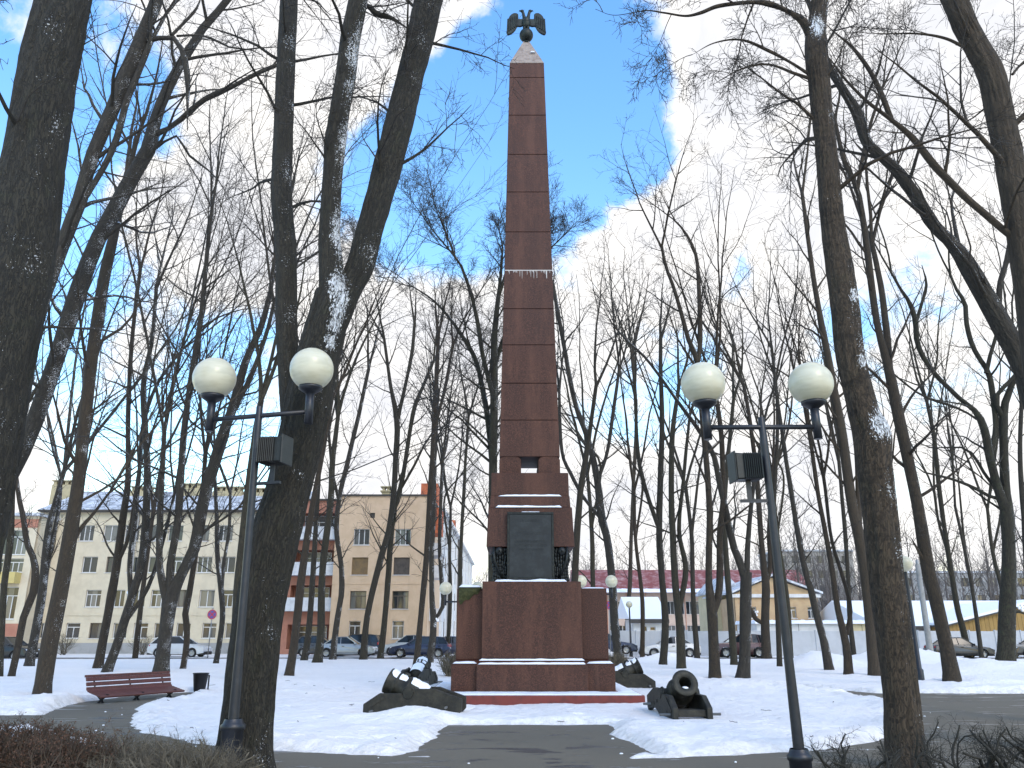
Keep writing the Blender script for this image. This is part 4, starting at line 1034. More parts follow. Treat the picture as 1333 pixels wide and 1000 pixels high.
tree('straight tree in front of the bonnet of the navy wagon',
     [[(542, 866, 9), (547, 810, 8), (552, 760, 8), (556, 712, 8), (560, 645, 8), (564, 580, 7), (566, 530, 7), (569, 480, 6), (571, 430, 5)],
      [(565, 560, 5), (578, 510, 4), (590, 450, 4)]], vtop=345, dens=.95)
tree('tree with a snowy u-bend side stem over the boot of the navy wagon',
     [[(559, 863, 11), (563, 830, 10), (564, 805, 9), (562, 770, 7), (562, 720, 7), (565, 660, 6), (566, 600, 5)],
      [(564, 808, 6), (571, 800, 6), (577, 785, 6), (575, 755, 6), (572, 712, 5), (574, 650, 5), (576, 600, 4)]], bark=1, vtop=420, dens=.85, snowfork=[(569, 806, 3)])
tree('thin straight tree rising behind the left shoulder of the pedestal',
     [[(597, 858, 7), (599, 782, 6), (600, 720, 5), (603, 656, 5), (606, 600, 4), (610, 540, 4)]], vtop=430, dens=.8)
tree('broad-crowned dark tree directly behind the obelisk, long bough reaching left',
     [[(641, 866, 17), (642, 780, 15), (642, 690, 13), (642, 612, 12), (643, 540, 11), (643, 468, 10), (644, 430, 8), (650, 380, 6)],
      [(642, 620, 8), (634, 540, 8), (622, 478, 7), (612, 455, 7), (598, 432, 6), (580, 408, 5), (560, 388, 4), (535, 372, 3)],
      [(643, 520, 7), (628, 460, 6), (622, 420, 6), (612, 380, 5), (600, 345, 4)],
      [(643, 480, 7), (660, 430, 6), (680, 390, 5), (704, 340, 4)]], Yb=33, vtop=250, dens=2.1, twig=2, bark=3, blen=1.35)
# ---- right of the obelisk ---------------------------------------------------------------------------------------
tree('upright tree close behind the right side of the obelisk',
     [[(744, 866, 12), (748, 760, 10), (755, 646, 9), (762, 600, 8), (768, 560, 6), (776, 500, 5)]], Yb=36, vtop=360, dens=.9)
tree('snow-streaked leaning tree right of the pedestal, bough bending behind the obelisk',
     [[(807, 864, 13), (803, 840, 12), (800, 810, 12), (797, 757, 11), (791, 705, 11), (783, 672, 11), (777, 623, 10), (768, 581, 8), (760, 556, 8), (751, 532, 7), (742, 495, 7), (735, 455, 6), (726, 405, 6), (720, 370, 5)],
      [(783, 676, 7), (766, 656, 6), (755, 640, 6), (742, 615, 6), (733, 595, 5), (729, 560, 5), (728, 510, 4)],
      [(778, 625, 6), (790, 590, 5), (798, 540, 5), (806, 480, 4)]], bark=1, vtop=330, dens=1.0, twig=2)
tree('thin tree leaning beside the snow-streaked tree, right of the pedestal',
     [[(814, 842, 7), (817, 800, 6), (820, 760, 6), (822, 692, 5), (825, 620, 5), (828, 560, 5), (826, 500, 4), (824, 456, 4)]], vtop=370, dens=.85)
tree('dark bent tree in front of the bonnet of the white sedan',
     [[(863, 866, 10), (866, 809, 10), (861, 744, 9), (858, 692, 9), (860, 620, 8), (862, 551, 7), (860, 490, 6), (860, 437, 5)],
      [(856, 684, 7), (843, 645, 6), (833, 608, 6), (829, 570, 5), (828, 520, 4)]], vtop=345, dens=.95)
tree('grey trunk before the rear of the white sedan',
     [[(887, 871, 13), (885, 817, 12), (880, 770, 10), (876, 705, 9), (874, 640, 8), (876, 560, 7), (884, 500, 5)],
      [(885, 790, 8), (893, 740, 8), (884, 690, 6), (890, 620, 5), (898, 540, 4)]], vtop=380, dens=.9)
tree('double-stemmed trunk left of the maroon car, crown rising over the right lamp',
     [[(931, 884, 16), (928, 817, 14), (927, 795, 15), (923, 760, 10), (923, 731, 9), (924, 666, 9), (920, 610, 8), (914, 540, 8), (909, 475, 8), (897, 445, 7), (887, 408, 6), (876, 372, 5), (866, 345, 5), (861, 320, 4)],
      [(929, 795, 11), (935, 775, 10), (937, 744, 10), (938, 690, 9), (942, 640, 8), (938, 560, 7), (930, 500, 5)],
      [(909, 470, 7), (912, 440, 6), (910, 390, 6), (908, 345, 5), (902, 322, 5), (890, 300, 4), (876, 285, 3)]], vtop=205, dens=1.05, twig=2, snowfork=[(931, 785, 3)])
tree('stout broken-topped trunk with one snowy bough climbing left, before the maroon car',
     [[(967, 884, 20), (969, 860, 17), (970, 822, 16), (971, 780, 16), (972, 745, 16)],
      [(971, 760, 13), (964, 735, 12), (956, 715, 11), (950, 690, 10), (943, 655, 9), (936, 622, 9), (929, 592, 8), (916, 570, 7), (903, 551, 7), (884, 525, 6), (862, 494, 5), (840, 465, 5), (816, 443, 4), (800, 425, 3)],
      [(972, 750, 9), (974, 700, 7), (980, 640, 6), (992, 570, 5)]], bark=1, vtop=390, dens=1.0, ext=[1, 2])
tree('dark tree behind the maroon car, crossing the broken-topped trunk',
     [[(956, 866, 10), (953, 822, 10), (949, 775, 9), (945, 718, 8), (943, 660, 7), (948, 590, 6), (955, 520, 5)]], vtop=400, dens=.9)
tree('trunk with a snowy stub low on its left, before the orange gable house',
     [[(998, 858, 14), (996, 809, 12), (997, 765, 12), (994, 735, 9), (990, 690, 8), (986, 630, 7), (978, 560, 6), (968, 500, 5)],
      [(994, 812, 10), (984, 806, 9), (979, 796, 7), (974, 784, 5)],
      [(997, 760, 8), (1003, 735, 7), (1001, 690, 6), (1006, 620, 5)]], vtop=300, dens=.9, ext=[0, 2], snowfork=[(985, 799, 3)])
tree('slim grey tree directly left of the right lamp post',
     [[(1015, 869, 8), (1012, 796, 7), (1007, 718, 6), (1008, 640, 6), (1012, 560, 5), (1010, 490, 4)]], vtop=330, dens=.8)
tree('left one of three slender trees between lamp post and burled trunk',
     [[(1080, 874, 13), (1073, 836, 12), (1065, 807, 11), (1056, 770, 10), (1048, 740, 9), (1038, 690, 8), (1030, 640, 7), (1022, 590, 6), (1012, 520, 5), (1004, 450, 4)]], vtop=300, dens=.9, bark=1)
tree('forked slender tree, middle one of three left of the burled trunk',
     [[(1105, 880, 14), (1103, 850, 12), (1098, 824, 11), (1090, 790, 9), (1083, 740, 8), (1074, 690, 7), (1065, 643, 6), (1056, 580, 6), (1046, 520, 5)],
      [(1102, 826, 7), (1107, 790, 6), (1095, 745, 6), (1082, 700, 5), (1072, 620, 5)]], vtop=330, dens=.9, snowfork=[(1093, 803, 3)])
tree('dark slim tree behind the forked slender tree',
     [[(1112, 858, 8), (1106, 800, 7), (1104, 750, 6), (1100, 690, 6), (1092, 600, 5)]], vtop=390, dens=.8)
tree('tall brown trunk partly hidden behind the burled trunk, its left neighbour',
     [[(1141, 881, 22), (1137, 850, 19), (1134, 811, 18), (1126, 740, 17), (1116, 690, 16), (1108, 650, 15), (1099, 580, 14), (1092, 540, 13), (1085, 504, 12), (1075, 450, 10), (1068, 414, 9), (1060, 367, 7), (1052, 310, 6), (1044, 250, 5)],
      [(1112, 650, 9), (1118, 700, 9), (1116, 620, 8), (1110, 560, 6)]], vtop=60, dens=1.0, bark=4, ext=[0])
tree('straight trunk leaning left, forking in two high up, right of the burled trunk',
     [[(1241, 897, 26), (1236, 860, 23), (1226, 815, 21), (1218, 780, 21), (1208, 740, 20), (1196, 668, 18), (1180, 590, 17), (1169, 540, 17), (1158, 486, 15), (1152, 460, 11), (1144, 432, 10), (1136, 385, 10), (1131, 345, 10), (1124, 290, 9), (1116, 245, 8), (1098, 206, 7), (1086, 150, 5)],
      [(1159, 490, 11), (1155, 440, 10), (1149, 385, 9), (1141, 345, 8), (1134, 315, 7)],
      [(1208, 740, 6), (1197, 720, 5), (1186, 700, 4)],
      [(1116, 250, 6), (1123, 205, 6), (1134, 160, 5), (1150, 110, 4)]], vtop=20, dens=1.0, bark=0, ext=[0, 1, 3])
tree('black mossy tree at far right with many crooked limbs spreading left',
     [[(1308, 876, 34), (1310, 850, 28), (1311, 811, 26), (1313, 748, 22), (1313, 700, 20), (1311, 668, 21), (1309, 640, 15), (1307, 594, 13), (1307, 533, 12), (1316, 505, 10), (1326, 480, 8), (1340, 450, 7)],
      [(1309, 664, 17), (1298, 632, 14), (1288, 594, 13), (1283, 565, 13), (1276, 545, 13), (1266, 532, 12), (1250, 520, 11), (1236, 506, 10), (1222, 492, 9), (1208, 474, 9), (1198, 457, 8), (1193, 440, 8), (1192, 418, 8), (1184, 394, 7), (1172, 376, 5), (1160, 355, 4)],
      [(1290, 590, 9), (1296, 560, 8), (1294, 530, 8), (1290, 500, 9), (1286, 484, 9), (1272, 462, 8), (1264, 445, 8), (1258, 420, 7), (1256, 395, 7), (1244, 375, 5), (1236, 355, 4)],
      [(1272, 546, 7), (1258, 537, 7), (1238, 528, 6), (1215, 521, 6), (1194, 511, 6), (1178, 499, 5), (1160, 484, 5), (1146, 470, 5), (1133, 460, 4), (1118, 452, 3)],
      [(1302, 650, 8), (1288, 646, 7), (1270, 636, 7), (1246, 626, 6), (1225, 620, 6), (1200, 614, 5), (1190, 606, 4), (1178, 598, 4)],
      [(1300, 640, 7), (1284, 620, 6), (1268, 594, 6), (1254, 583, 5), (1225, 583, 4), (1204, 581, 4), (1184, 566, 3)],
      [(1306, 545, 8), (1296, 520, 7), (1306, 505, 8), (1320, 490, 8), (1330, 470, 7)],
      [(1192, 422, 6), (1200, 395, 5), (1206, 370, 5), (1200, 345, 4)],
      [(1284, 486, 7), (1290, 460, 6), (1298, 430, 5), (1292, 405, 4), (1300, 380, 4)],
      [(1314, 800, 12), (1324, 796, 10), (1336, 800, 9)]],
     vtop=210, dens=.7, bark=3, twig=2, ext=[0, 1, 2], snowfork=[(1328, 790, 5), (1279, 548, 3)])
tree('slim leaning tree behind the snow bank, over the dark parked sedan',
     [[(1261, 856, 11), (1254, 820, 10), (1246, 790, 9), (1237, 735, 8), (1229, 685, 7), (1222, 630, 7), (1216, 570, 6), (1206, 520, 5)],
      [(1240, 760, 5), (1234, 720, 5), (1222, 680, 4), (1216, 640, 4)]], vtop=330, dens=.9)
tree('thin pale tree just left of the black mossy tree',
     [[(1296, 826, 8), (1291, 770, 7), (1287, 727, 6), (1281, 680, 6), (1275, 622, 5), (1270, 560, 4)]], vtop=420, dens=.7)
tree('slender dark tree at the right edge beyond the path',
     [[(1345, 868, 12), (1338, 760, 10), (1334, 680, 9), (1328, 600, 7), (1330, 520, 6)]], vtop=260, dens=.9)

# ---- trees further back, along the street ---------------------------------------------------------------------
def backtree(u, v, h_v, label, w=6, lean=0, dens=.6, fork=True, twig=0):
    r_ = random.Random(int(u * 7 + v)); vt = h_v
    mid = v - (v - vt) * r_.uniform(.40, .52)
    l = lean + (666 - u) / 3500 * (v - mid)
    pts = [(u, v, w * 1.15), (u + l * .3 + r_.uniform(-3, 3), v - (v - mid) * .35, w), (u + l * .7 + r_.uniform(-4, 4), v - (v - mid) * .7, w * .85), (u + l, mid, w * .7)]
    st = [pts]
    if fork: st.append([(pts[2][0], pts[2][1], w * .6), (pts[2][0] + r_.choice((-1, 1)) * r_.uniform(6, 12), mid - 8, w * .5), (pts[2][0] + r_.choice((-1, 1)) * r_.uniform(8, 16), mid - 40, w * .4)])
    tree(label, st, vtop=vt, dens=dens, twig=twig, group='bare trees along the street')
backtree(68, 858, 400, 'thin street tree before the cream facade, left of the leaning brown trunk', 7)
backtree(176, 857, 330, 'thin street tree at the tail of the white hatchback', 7)
backtree(582, 856, 440, 'thin street tree by the tail of the navy wagon', 5)
backtree(772, 857, 360, 'street tree hidden low behind the right pedestal wing', 7)
backtree(836, 856, 390, 'thin street tree at the nose of the white sedan', 6)
backtree(908, 858, 350, 'street tree between the white sedan and the maroon car', 7)
backtree(1030, 858, 340, 'street tree before the white garages, right of the lamp post', 6)
backtree(1190, 858, 400, 'street tree by the grey utility pole', 6)
backtree(1278, 858, 430, 'thin street tree at the bonnet of the dark parked sedan', 6)
backtree(1322, 858, 380, 'street tree at the right edge before the mustard shed', 7)
# snow melts back round each trunk's foot
for s in TREES:
    u, v, w = s['stems'][0][0]; y_ = s['Yb'] if s['Yb'] is not None else float(G(u, v)[1]); p_ = P(u, v, y_)
    if y_ < 40: DIPS.append((p_[0], y_, max(.16, w * .55 * MPP(u, v, y_))))
X, Y = np.meshgrid(gx, gy); Z = snow_z(X, Y)
# trodden prints: short trails of shallow dents
rp = np.random.default_rng(77)
for _ in range(34):
    x0, y0 = rp.uniform(-9, 9.5), rp.uniform(12.3, 27); an = rp.uniform(0, 6.28); stp = int(rp.integers(3, 10))
    for j in range(stp):
        px_, py_ = x0 + math.cos(an) * .62 * j + math.sin(an) * .09 * (-1) ** j, y0 + math.sin(an) * .62 * j - math.cos(an) * .09 * (-1) ** j
        if abs(px_ - AX) < 2.8 and 19.9 < py_ < 25.3: continue
        an += rp.normal(0, .12)
        i0, i1 = np.searchsorted(gx, (px_ - .4, px_ + .4)); j0, j1 = np.searchsorted(gy, (py_ - .4, py_ + .4))
        if i1 <= i0 or j1 <= j0: continue
        dx_, dy_ = X[j0:j1, i0:i1] - px_, Y[j0:j1, i0:i1] - py_
        a_ = dx_ * math.cos(an) + dy_ * math.sin(an); b_ = -dx_ * math.sin(an) + dy_ * math.cos(an); rr = np.sqrt((a_ / .17) ** 2 + (b_ / .085) ** 2)
        d_ = -.055 * np.exp(-rr ** 4) + .018 * np.exp(-((rr - 1.35) / .3) ** 2)
        zz = Z[j0:j1, i0:i1]; Z[j0:j1, i0:i1] = np.where(zz > .02, np.maximum(zz + d_, .012), zz)
nx, ny = len(gx), len(gy)
ii = (np.arange(ny - 1)[:, None] * nx + np.arange(nx - 1)[None]).ravel()
sg = link('snow_ground', np_mesh('snow_ground', np.stack([X, Y, Z], -1).reshape(-1, 3), np.stack([ii, ii + 1, ii + nx + 1, ii + nx], -1)), M_SNOW)
tag(sg, kind='structure')
pd = np.maximum(path_sd(X, Y), road_sd(X, Y)); at = sg.data.attributes.new('slush', 'FLOAT', 'POINT'); at.data.foreach_set('value', np.exp(-np.clip(-pd, 0, 9) / .22).astype(np.float32).ravel())
for i, s in enumerate(TREES): build_tree(s, i)

# ------------------------------------------------------------------ buildings beyond the street
def m_plaster(name, a, b, sc=1.2):
    k = MT(name, .9); p = k.pos(); n = k.noise(p, sc, 6, .65)
    c = k.mix(k.ramp(n, .35, .7), a, b)
    st = k.mapping(p, (1, 1, .15)); c = k.mix(k.ramp(k.noise(st, 1.6, 5, .6), .55, .75, 0, .4), c, tuple(x * .7 for x in a))
    k.col(c); k.bump(k.noise(p, 14, 4), .15, .02); return k.m
M_CREAM = m_plaster('cream_plaster', (.60, .53, .40), (.52, .455, .34))
M_BEIGE = m_plaster('beige_plaster', (.60, .44, .30), (.53, .38, .25))
M_SALMON = m_plaster('salmon_plaster', (.40, .185, .125), (.33, .145, .10))
M_WHITEW = m_plaster('white_plaster', (.66, .66, .65), (.55, .55, .55))
M_ORANGEW = m_plaster('orange_plaster', (.50, .36, .21), (.43, .29, .17))
M_YELLOWW = m_plaster('yellow_plaster', (.58, .50, .31), (.50, .43, .27))
M_PINKW = m_plaster('pink_cream_plaster', (.56, .44, .36), (.50, .38, .31))
M_MUSTARD = m_plaster('mustard_boards', (.31, .20, .068), (.26, .165, .06))
M_FENCE = m_plaster('pale_fence_panels', (.48, .50, .53), (.42, .44, .47))
M_PLINTHW = m_plaster('grey_base_render', (.32, .32, .32), (.26, .26, .25))
M_TOWER = m_plaster('grey_distant_block', (.30, .28, .25), (.24, .23, .22))
M_FRAME = mat('white_window_frame', (.62, .62, .62), .5)
M_FRAMEBR = mat('brown_window_frame', (.10, .08, .065), .6)
M_BOARD = m_worn('boarded_window', (.20, .13, .06), (.12, .085, .05), 3, .8)
M_BOARDDK = m_worn('dark_boarded_window', (.085, .070, .058), (.05, .042, .038), 3, .8)
M_METALROOF = m_worn('snow_dusted_roof', (.30, .32, .35), (.62, .64, .68), 1.5, .7, thr=(.42, .6))
M_REDROOF = m_worn('red_metal_roof', (.20, .050, .045), (.42, .27, .26), 1.2, .7, thr=(.42, .75))
M_ORANGEBR = m_worn('orange_brick', (.46, .13, .055), (.36, .10, .05), 2, .85)
M_CHIM = m_worn('yellow_brick', (.42, .36, .22), (.34, .29, .19), 3, .9)
M_YBALC = m_worn('yellow_balcony', (.52, .42, .16), (.44, .36, .15), 3, .8)
M_PARAPET = m_worn('white_balcony', (.60, .61, .63), (.46, .47, .49), 2, .7)
M_DARKEAVE = mat('dark_eave', (.06, .055, .05), .8)
def m_pane():
    k = MT('window_pane', .06); r = k.rnd()
    c = k.mix(k.ramp(r, .35, .9), (.020, .026, .034), (.14, .145, .14)); k.col(c); k.b.inputs['Specular IOR Level'].default_value = .7; return k.m
M_PANE = m_pane()

def facade(parent, x0, x1, z0, z1, holes, m, name='wall', depth=.35, y=0.0):
    """front wall in the XZ plane facing -Y with real openings and reveals"""
    xs = sorted({x0, x1, *[a for h in holes for a in h[:2]]}); zs = sorted({z0, z1, *[a for h in holes for a in h[2:4]]})
    b = MB()
    for i in range(len(xs) - 1):
        for j in range(len(zs) - 1):
            cx, cz = (xs[i] + xs[i + 1]) / 2, (zs[j] + zs[j + 1]) / 2
            if any(h[0] < cx < h[1] and h[2] < cz < h[3] for h in holes): continue
            b.add([(xs[i], y, zs[j]), (xs[i + 1], y, zs[j]), (xs[i + 1], y, zs[j + 1]), (xs[i], y, zs[j + 1])], [(0, 1, 2, 3)])
    for (a, c, e, f) in holes:
        d = y + depth
        b.add([(a, y, e), (a, d, e), (a, d, f), (a, y, f)], [(0, 1, 2, 3)]); b.add([(c, y, e), (c, y, f), (c, d, f), (c, d, e)], [(0, 1, 2, 3)])
        b.add([(a, y, e), (c, y, e), (c, d, e), (a, d, e)], [(0, 1, 2, 3)]); b.add([(a, y, f), (a, d, f), (c, d, f), (c, y, f)], [(0, 1, 2, 3)])
    return b.build(name, m, parent, fix=False)
def window(parent, a, c, e, f, y=0.0, mull=2, trans=True, frame=None, sill=True, board=None, inset=.16):
    fr = MB(); yi = y + inset; t = .055
    fr.box(a, c, yi, yi + .07, e, e + t); fr.box(a, c, yi, yi + .07, f - t, f)
    fr.box(a, a + t, yi, yi + .07, e + t, f - t); fr.box(c - t, c, yi, yi + .07, e + t, f - t)
    tz = e + (f - e) * .72 if trans else f - t
    if trans: fr.box(a + t, c - t, yi, yi + .06, tz - .03, tz + .03)
    for i in range(1, mull):
        x = a + (c - a) * i / mull; fr.box(x - .03, x + .03, yi + .005, yi + .065, e + t, tz - (.03 if trans else 0))
    w = fr.build('window', frame or M_FRAME, parent)
    if board is not None:
        MB().box(a, c, yi - .03, yi - .005, e, f).build('boarding', board, w)
    for i in range(mull):
        xa, xb = a + (c - a) * i / mull, a + (c - a) * (i + 1) / mull
        MB().add([(xa, yi + .045, e), (xb, yi + .045, e), (xb, yi + .045, f), (xa, yi + .045, f)], [(0, 1, 2, 3)]).build('pane', M_PANE, w, fix=False)
    if sill:
        MB().box(a - .06, c + .06, y - .07, y + inset - .004, e - .05, e - .004).build('sill', M_FRAME, w)
    return w
def hexa(Yw):                                       # photo columns/rows to local facade metres at depth Yw
    return lambda u, v: (float(P(u, v, Yw)[0]), float(P(u, v, Yw)[2]))

# cream apartment house, left
YA = 72.0; q = hexa(YA)
xA0, xA1 = q(36, 800)[0], q(372, 800)[0]; zE = q(200, 667)[1]
A = thing('apartment_house', 'long cream four-storey apartment house with white windows and snow-dusted roof at left', 'building', (0, YA, 0))
holes = []; wins = []
for row, (vc, hh) in enumerate(((694, 17), (735, 17), (779, 18), (821, 16))):
    for col, u in enumerate((50, 90, 121, 152, 179, 206, 235, 269, 299, 330, 357)):
        if col == 1 and row < 3: continue
        x, z = q(u + (0 if row == 2 else (vc - 779) * -.02 * (u - 666) / 100 * .9), vc); w_ = .66 if row < 3 else .60; h_ = hh * MPP(u, vc, YA) * .60
        h = (x - w_, x + w_, z - h_, z + h_); holes.append(h); wins.append((h, row, col))
facade(A, xA0, xA1, .9, zE, holes, M_CREAM)
for h, row, col in wins: window(A, *h, mull=(3, 3, 3, 2)[row] if (row + col) % 3 else 2, trans=(row + col) % 3 == 1, frame=M_FRAMEBR if (row * 5 + col * 3) % 7 == 0 else M_FRAME)
MB().box(xA0, xA1, -.06, .3, -.2, .9).build('base_band', M_PLINTHW, A)
MB().box(xA0, xA1, -.05, -.002, q(200, 800)[1] - .10, q(200, 800)[1] + .04).build('string_course', M_CREAM, A)
MB().box(xA0, xA1, .4, 13, -.2, zE).build('rear_walls', M_CREAM, A)
b = MB(); b.box(xA0 - .4, xA1, -.55, .4, zE, zE + .16); b.build('eave', M_DARKEAVE, A)
b = MB(); b.add([(xA0 - .4, -.55, zE + .17), (xA1, -.55, zE + .17), (xA1, 6.5, zE + 3.0), (xA0 - .4, 6.5, zE + 3.0), (xA1, 13.4, zE + .17), (xA0 - .4, 13.4, zE + .17)], [(0, 1, 2, 3), (3, 2, 4, 5), (0, 3, 5), (1, 4, 2)])
b.build('roof', M_METALROOF, A)
for u0, u1, vt in ((28, 60, 632), (138, 166, 640), (204, 244, 636), (252, 292, 640), (300, 330, 642)):
    x0, x1 = q(u0, 640)[0], q(u1, 640)[0]; zt = float(P(u0, vt, YA + 5)[2])
    b = MB(); b.box(x0, x1, 4.6, 5.8, zE + 1, zt)
    n = max(3, int((x1 - x0) / .5))
    for i in range(n):
        b.box(x0 + (x1 - x0) * (i + .1) / n, x0 + (x1 - x0) * (i + .65) / n, 4.7, 5.7, zt, zt + .35)
    b.box(x0 - .06, x1 + .06, 4.55, 5.85, zt + .35, zt + .45); b.build('chimney', M_CHIM, A)
b = MB()
for u in (164, 320): b.tube([(q(u, 800)[0], -.12, .3), (q(u, 800)[0], -.12, zE - .05)], .06, 8)
b.build('downpipe', M_PLINTHW, A, kind='stuff')
# red brick bay with glazed loggias at the far left
Bx = thing('brick_bay_house', 'red brick bay with glazed loggias and yellow balcony at the far left edge', 'building', (0, 69, 0)); q = hexa(69)
x0, x1 = q(-60, 790)[0], q(31, 790)[0]
hs_ = []
for vt, vb in ((690, 722), (727, 745), (764, 806)):
    hs_.append((q(-40, 770)[0], q(2, 770)[0] - .3, q(0, vb)[1], q(0, vt)[1])); hs_.append((q(2, 770)[0], q(24, 770)[0], q(0, vb)[1], q(0, vt)[1]))
facade(Bx, x0, x1, -.2, q(0, 672)[1], hs_, M_CREAM)
for va, vb in ((676, 687), (812, 832)): MB().box(x0, x1, -.06, -.004, q(0, vb)[1], q(0, va)[1]).build('brick_band', M_SALMON, Bx)
for h in hs_: window(Bx, *h, mull=3, trans=True)
MB().box(x0, x1, .36, 14, -.2, q(0, 672)[1]).build('rear_walls', M_CREAM, Bx)
zb = q(0, 748)[1]; MB().box(q(-40, 770)[0], q(24, 770)[0], -.9, -.004, zb - .75, zb + .15).build('balcony', M_YBALC, Bx)
MB().box(x0 - .2, x1 + .2, -.4, 14.2, q(0, 672)[1] + .002, q(0, 672)[1] + .25).build('roof', M_METALROOF, Bx)

# beige gable-end house with salmon loggias, middle
YG = 69.0; q = hexa(YG)
Gh = thing('gable_house', 'beige four-storey house end with two window columns and salmon loggias on its left', 'building', (0, YG, 0))
xg0, xg1 = q(431, 780)[0], q(556, 780)[0]; zt = q(500, 646)[1]
holes = []; wl = []
for row, (vc, h_) in enumerate(((699, .68), (737, .72), (781, .72), (820, .70))):
    for col, u in enumerate((466, 521)):
        x = q(u, 781)[0]; z = q(u, vc)[1]; w_ = .68 if row < 3 else .48
        if row == 3: x += -.15 if col == 0 else -.1
        holes.append((x - w_, x + w_, z - h_, z + h_)); wl.append((row, col))
xv, zv = q(485, 671)[0], q(485, 671)[1]; holes.append((xv - .2, xv + .2, zv - .22, zv + .22))
facade(Gh, xg0, xg1, .75, zt, holes, M_BEIGE)
for h, (row, col) in zip(holes, wl):
    window(Gh, *h, mull=(3, 3, 3, 2)[row], trans=row in (2, 3), frame=M_FRAMEBR if row in (1, 2) else M_FRAME, board=(M_BOARD, M_BOARDDK)[col] if row == 1 else None)
MB().box(holes[-1][0], holes[-1][1], .12, .2, holes[-1][2], holes[-1][3]).build('vent_grille', M_DARKEAVE, Gh)
MB().box(xg0, xg1, -.05, .35, -.2, .75).build('base_band', M_PLINTHW, Gh)
zc_ = q(500, 760)[1]; MB().box(xg0, xg1, -.04, -.002, zc_ - .05, zc_ + .03).build('string_course', M_BEIGE, Gh)
MB().box(xg0, xg1 - .002, .36, 12, -.2, zt).build('rear_walls', M_BEIGE, Gh)
MB().box(xg0 - .12, xg1 + .12, -.14, 12.1, zt + .002, zt + .14).build('roof', M_DARKEAVE, Gh)
xc = q(495, 640)[0]; b = MB(); b.box(xc - .35, xc + .35, 3, 3.7, zt + .1, zt + .9); b.box(xc - .48, xc + .48, 2.9, 3.8, zt + .9, zt + 1.02); b.box(xc - .3, xc - .1, 3, 3.7, zt + 1.02, zt + 1.3); b.box(xc + .1, xc + .3, 3, 3.7, zt + 1.02, zt + 1.3); b.box(xc - .48, xc + .48, 2.9, 3.8, zt + 1.3, zt + 1.4); b.build('chimney', M_CHIM, Gh)
# loggia wing at its left, set back
q2 = hexa(YG + 1.5); xl0, xl1 = q2(362, 780)[0], xg0 - .003
zl = q2(400, 652)[1]; hs_ = []
for vt, vb in ((668, 700), (716, 746), (762, 792), (813, 845)): hs_.append((xl0 + 1.0, xl1 - .25, q2(400, vb)[1], q2(400, vt)[1]))
facade(Gh, xl0, xl1, -.2, zl, hs_, M_SALMON, name='loggia_wall', depth=1.3, y=1.5)
MB().box(xl0, xl1, 2.81, 12, -.2, zl).build('rear_walls', M_SALMON, Gh)
for i, h in enumerate(hs_):
    window(Gh, h[0] + .5, h[1] - .5, h[2], h[3] - .1, y=2.5, mull=2, inset=.1, sill=False)
    if i < 3:
        zp = h[2]; MB().box(xl0 + .3, xl1 + .15, .55, .62, zp - .25, zp + .85).build('balcony', M_PARAPET, Gh)
        MB().box(xl0 + .3, xl1 + .15, .63, 1.495, zp - .25, zp - .10).build('balcony_slab', M_PARAPET, Gh)
MB().box(xl0 - .1, xl1, 1.3, 12, zl + .002, zl + .15).build('roof', M_DARKEAVE, Gh)
# white terrace running away behind it: wall faces +X
Wt = thing('white_terrace', 'white house front receding beside the beige gable, orange chimneys on top', 'building', (xg1 - .1, YG + 12.3, 0), R(90))
LW = 68.0; holes = []
for i in range(17):
    x = 2.2 + i * 3.9
    for z0, h_ in ((1.2, 2.0), (4.4, 2.1), (7.6, 2.1), (10.7, 1.7)): holes.append((x, x + 1.5, z0, z0 + h_))
facade(Wt, 0, LW, -.2, 13.6, holes, M_WHITEW, depth=.14)
for h in holes[:44]: window(Wt, *h, mull=2, frame=M_FRAMEBR, sill=False, inset=.05)
b = MB()
for h in holes[44:]: b.box(h[0], h[1], .10, .12, h[2], h[3])
b.build('distant_panes', M_PANE, Wt, kind='stuff')
MB().box(0, LW, .36, 11, -.2, 13.6).build('rear_walls', M_WHITEW, Wt)
b = MB()
for i in range(9): b.box(2 + i * 7.6, 2.35 + i * 7.6, -.14, -.003, .2, 13.3)
b.build('pilaster', M_WHITEW, Wt, kind='stuff')
MB().box(0, LW, -.4, 11.2, 13.602, 13.85).build('cornice', M_WHITEW, Wt)
b = MB(); b.add([(0, -.4, 13.86), (LW, -.4, 13.86), (LW, 5, 15.6), (0, 5, 15.6), (LW, 11, 13.86), (0, 11, 13.86)], [(0, 1, 2, 3), (3, 2, 4, 5), (0, 3, 5), (1, 4, 2)]); b.build('roof', M_METALROOF, Wt)
for x, h_, w_ in ((.6, 2.6, 2.6), (27, 2.4, 2.0), (43, 2.2, 1.8)):
    MB().box(x, x + w_, .5, 2.2, 13.9, 13.9 + h_).build('chimney', M_ORANGEBR, Wt)
b = MB()
for x in (9.5, 24.8): b.tube([(x, -.2, .2), (x, -.2, 13.5)], .07, 8)
b.build('downpipe', M_DARKEAVE, Wt, kind='stuff')
# glazed corner balconies on the gable's right flank
for v in (712, 742, 800):
    z = q(556, v)[1]; cb = MB(); cb.box(xg1 + .003, xg1 + 1.0, 2.0, 5.5, z - .5, z + .55); cb.build('corner_balcony', M_PARAPET, Gh)
MB().box(xg1 + .003, xg1 + .75, 2.2, 5.3, q(556, 690)[1], q(556, 656)[1]).build('corner_tower', M_ORANGEBR, Gh)

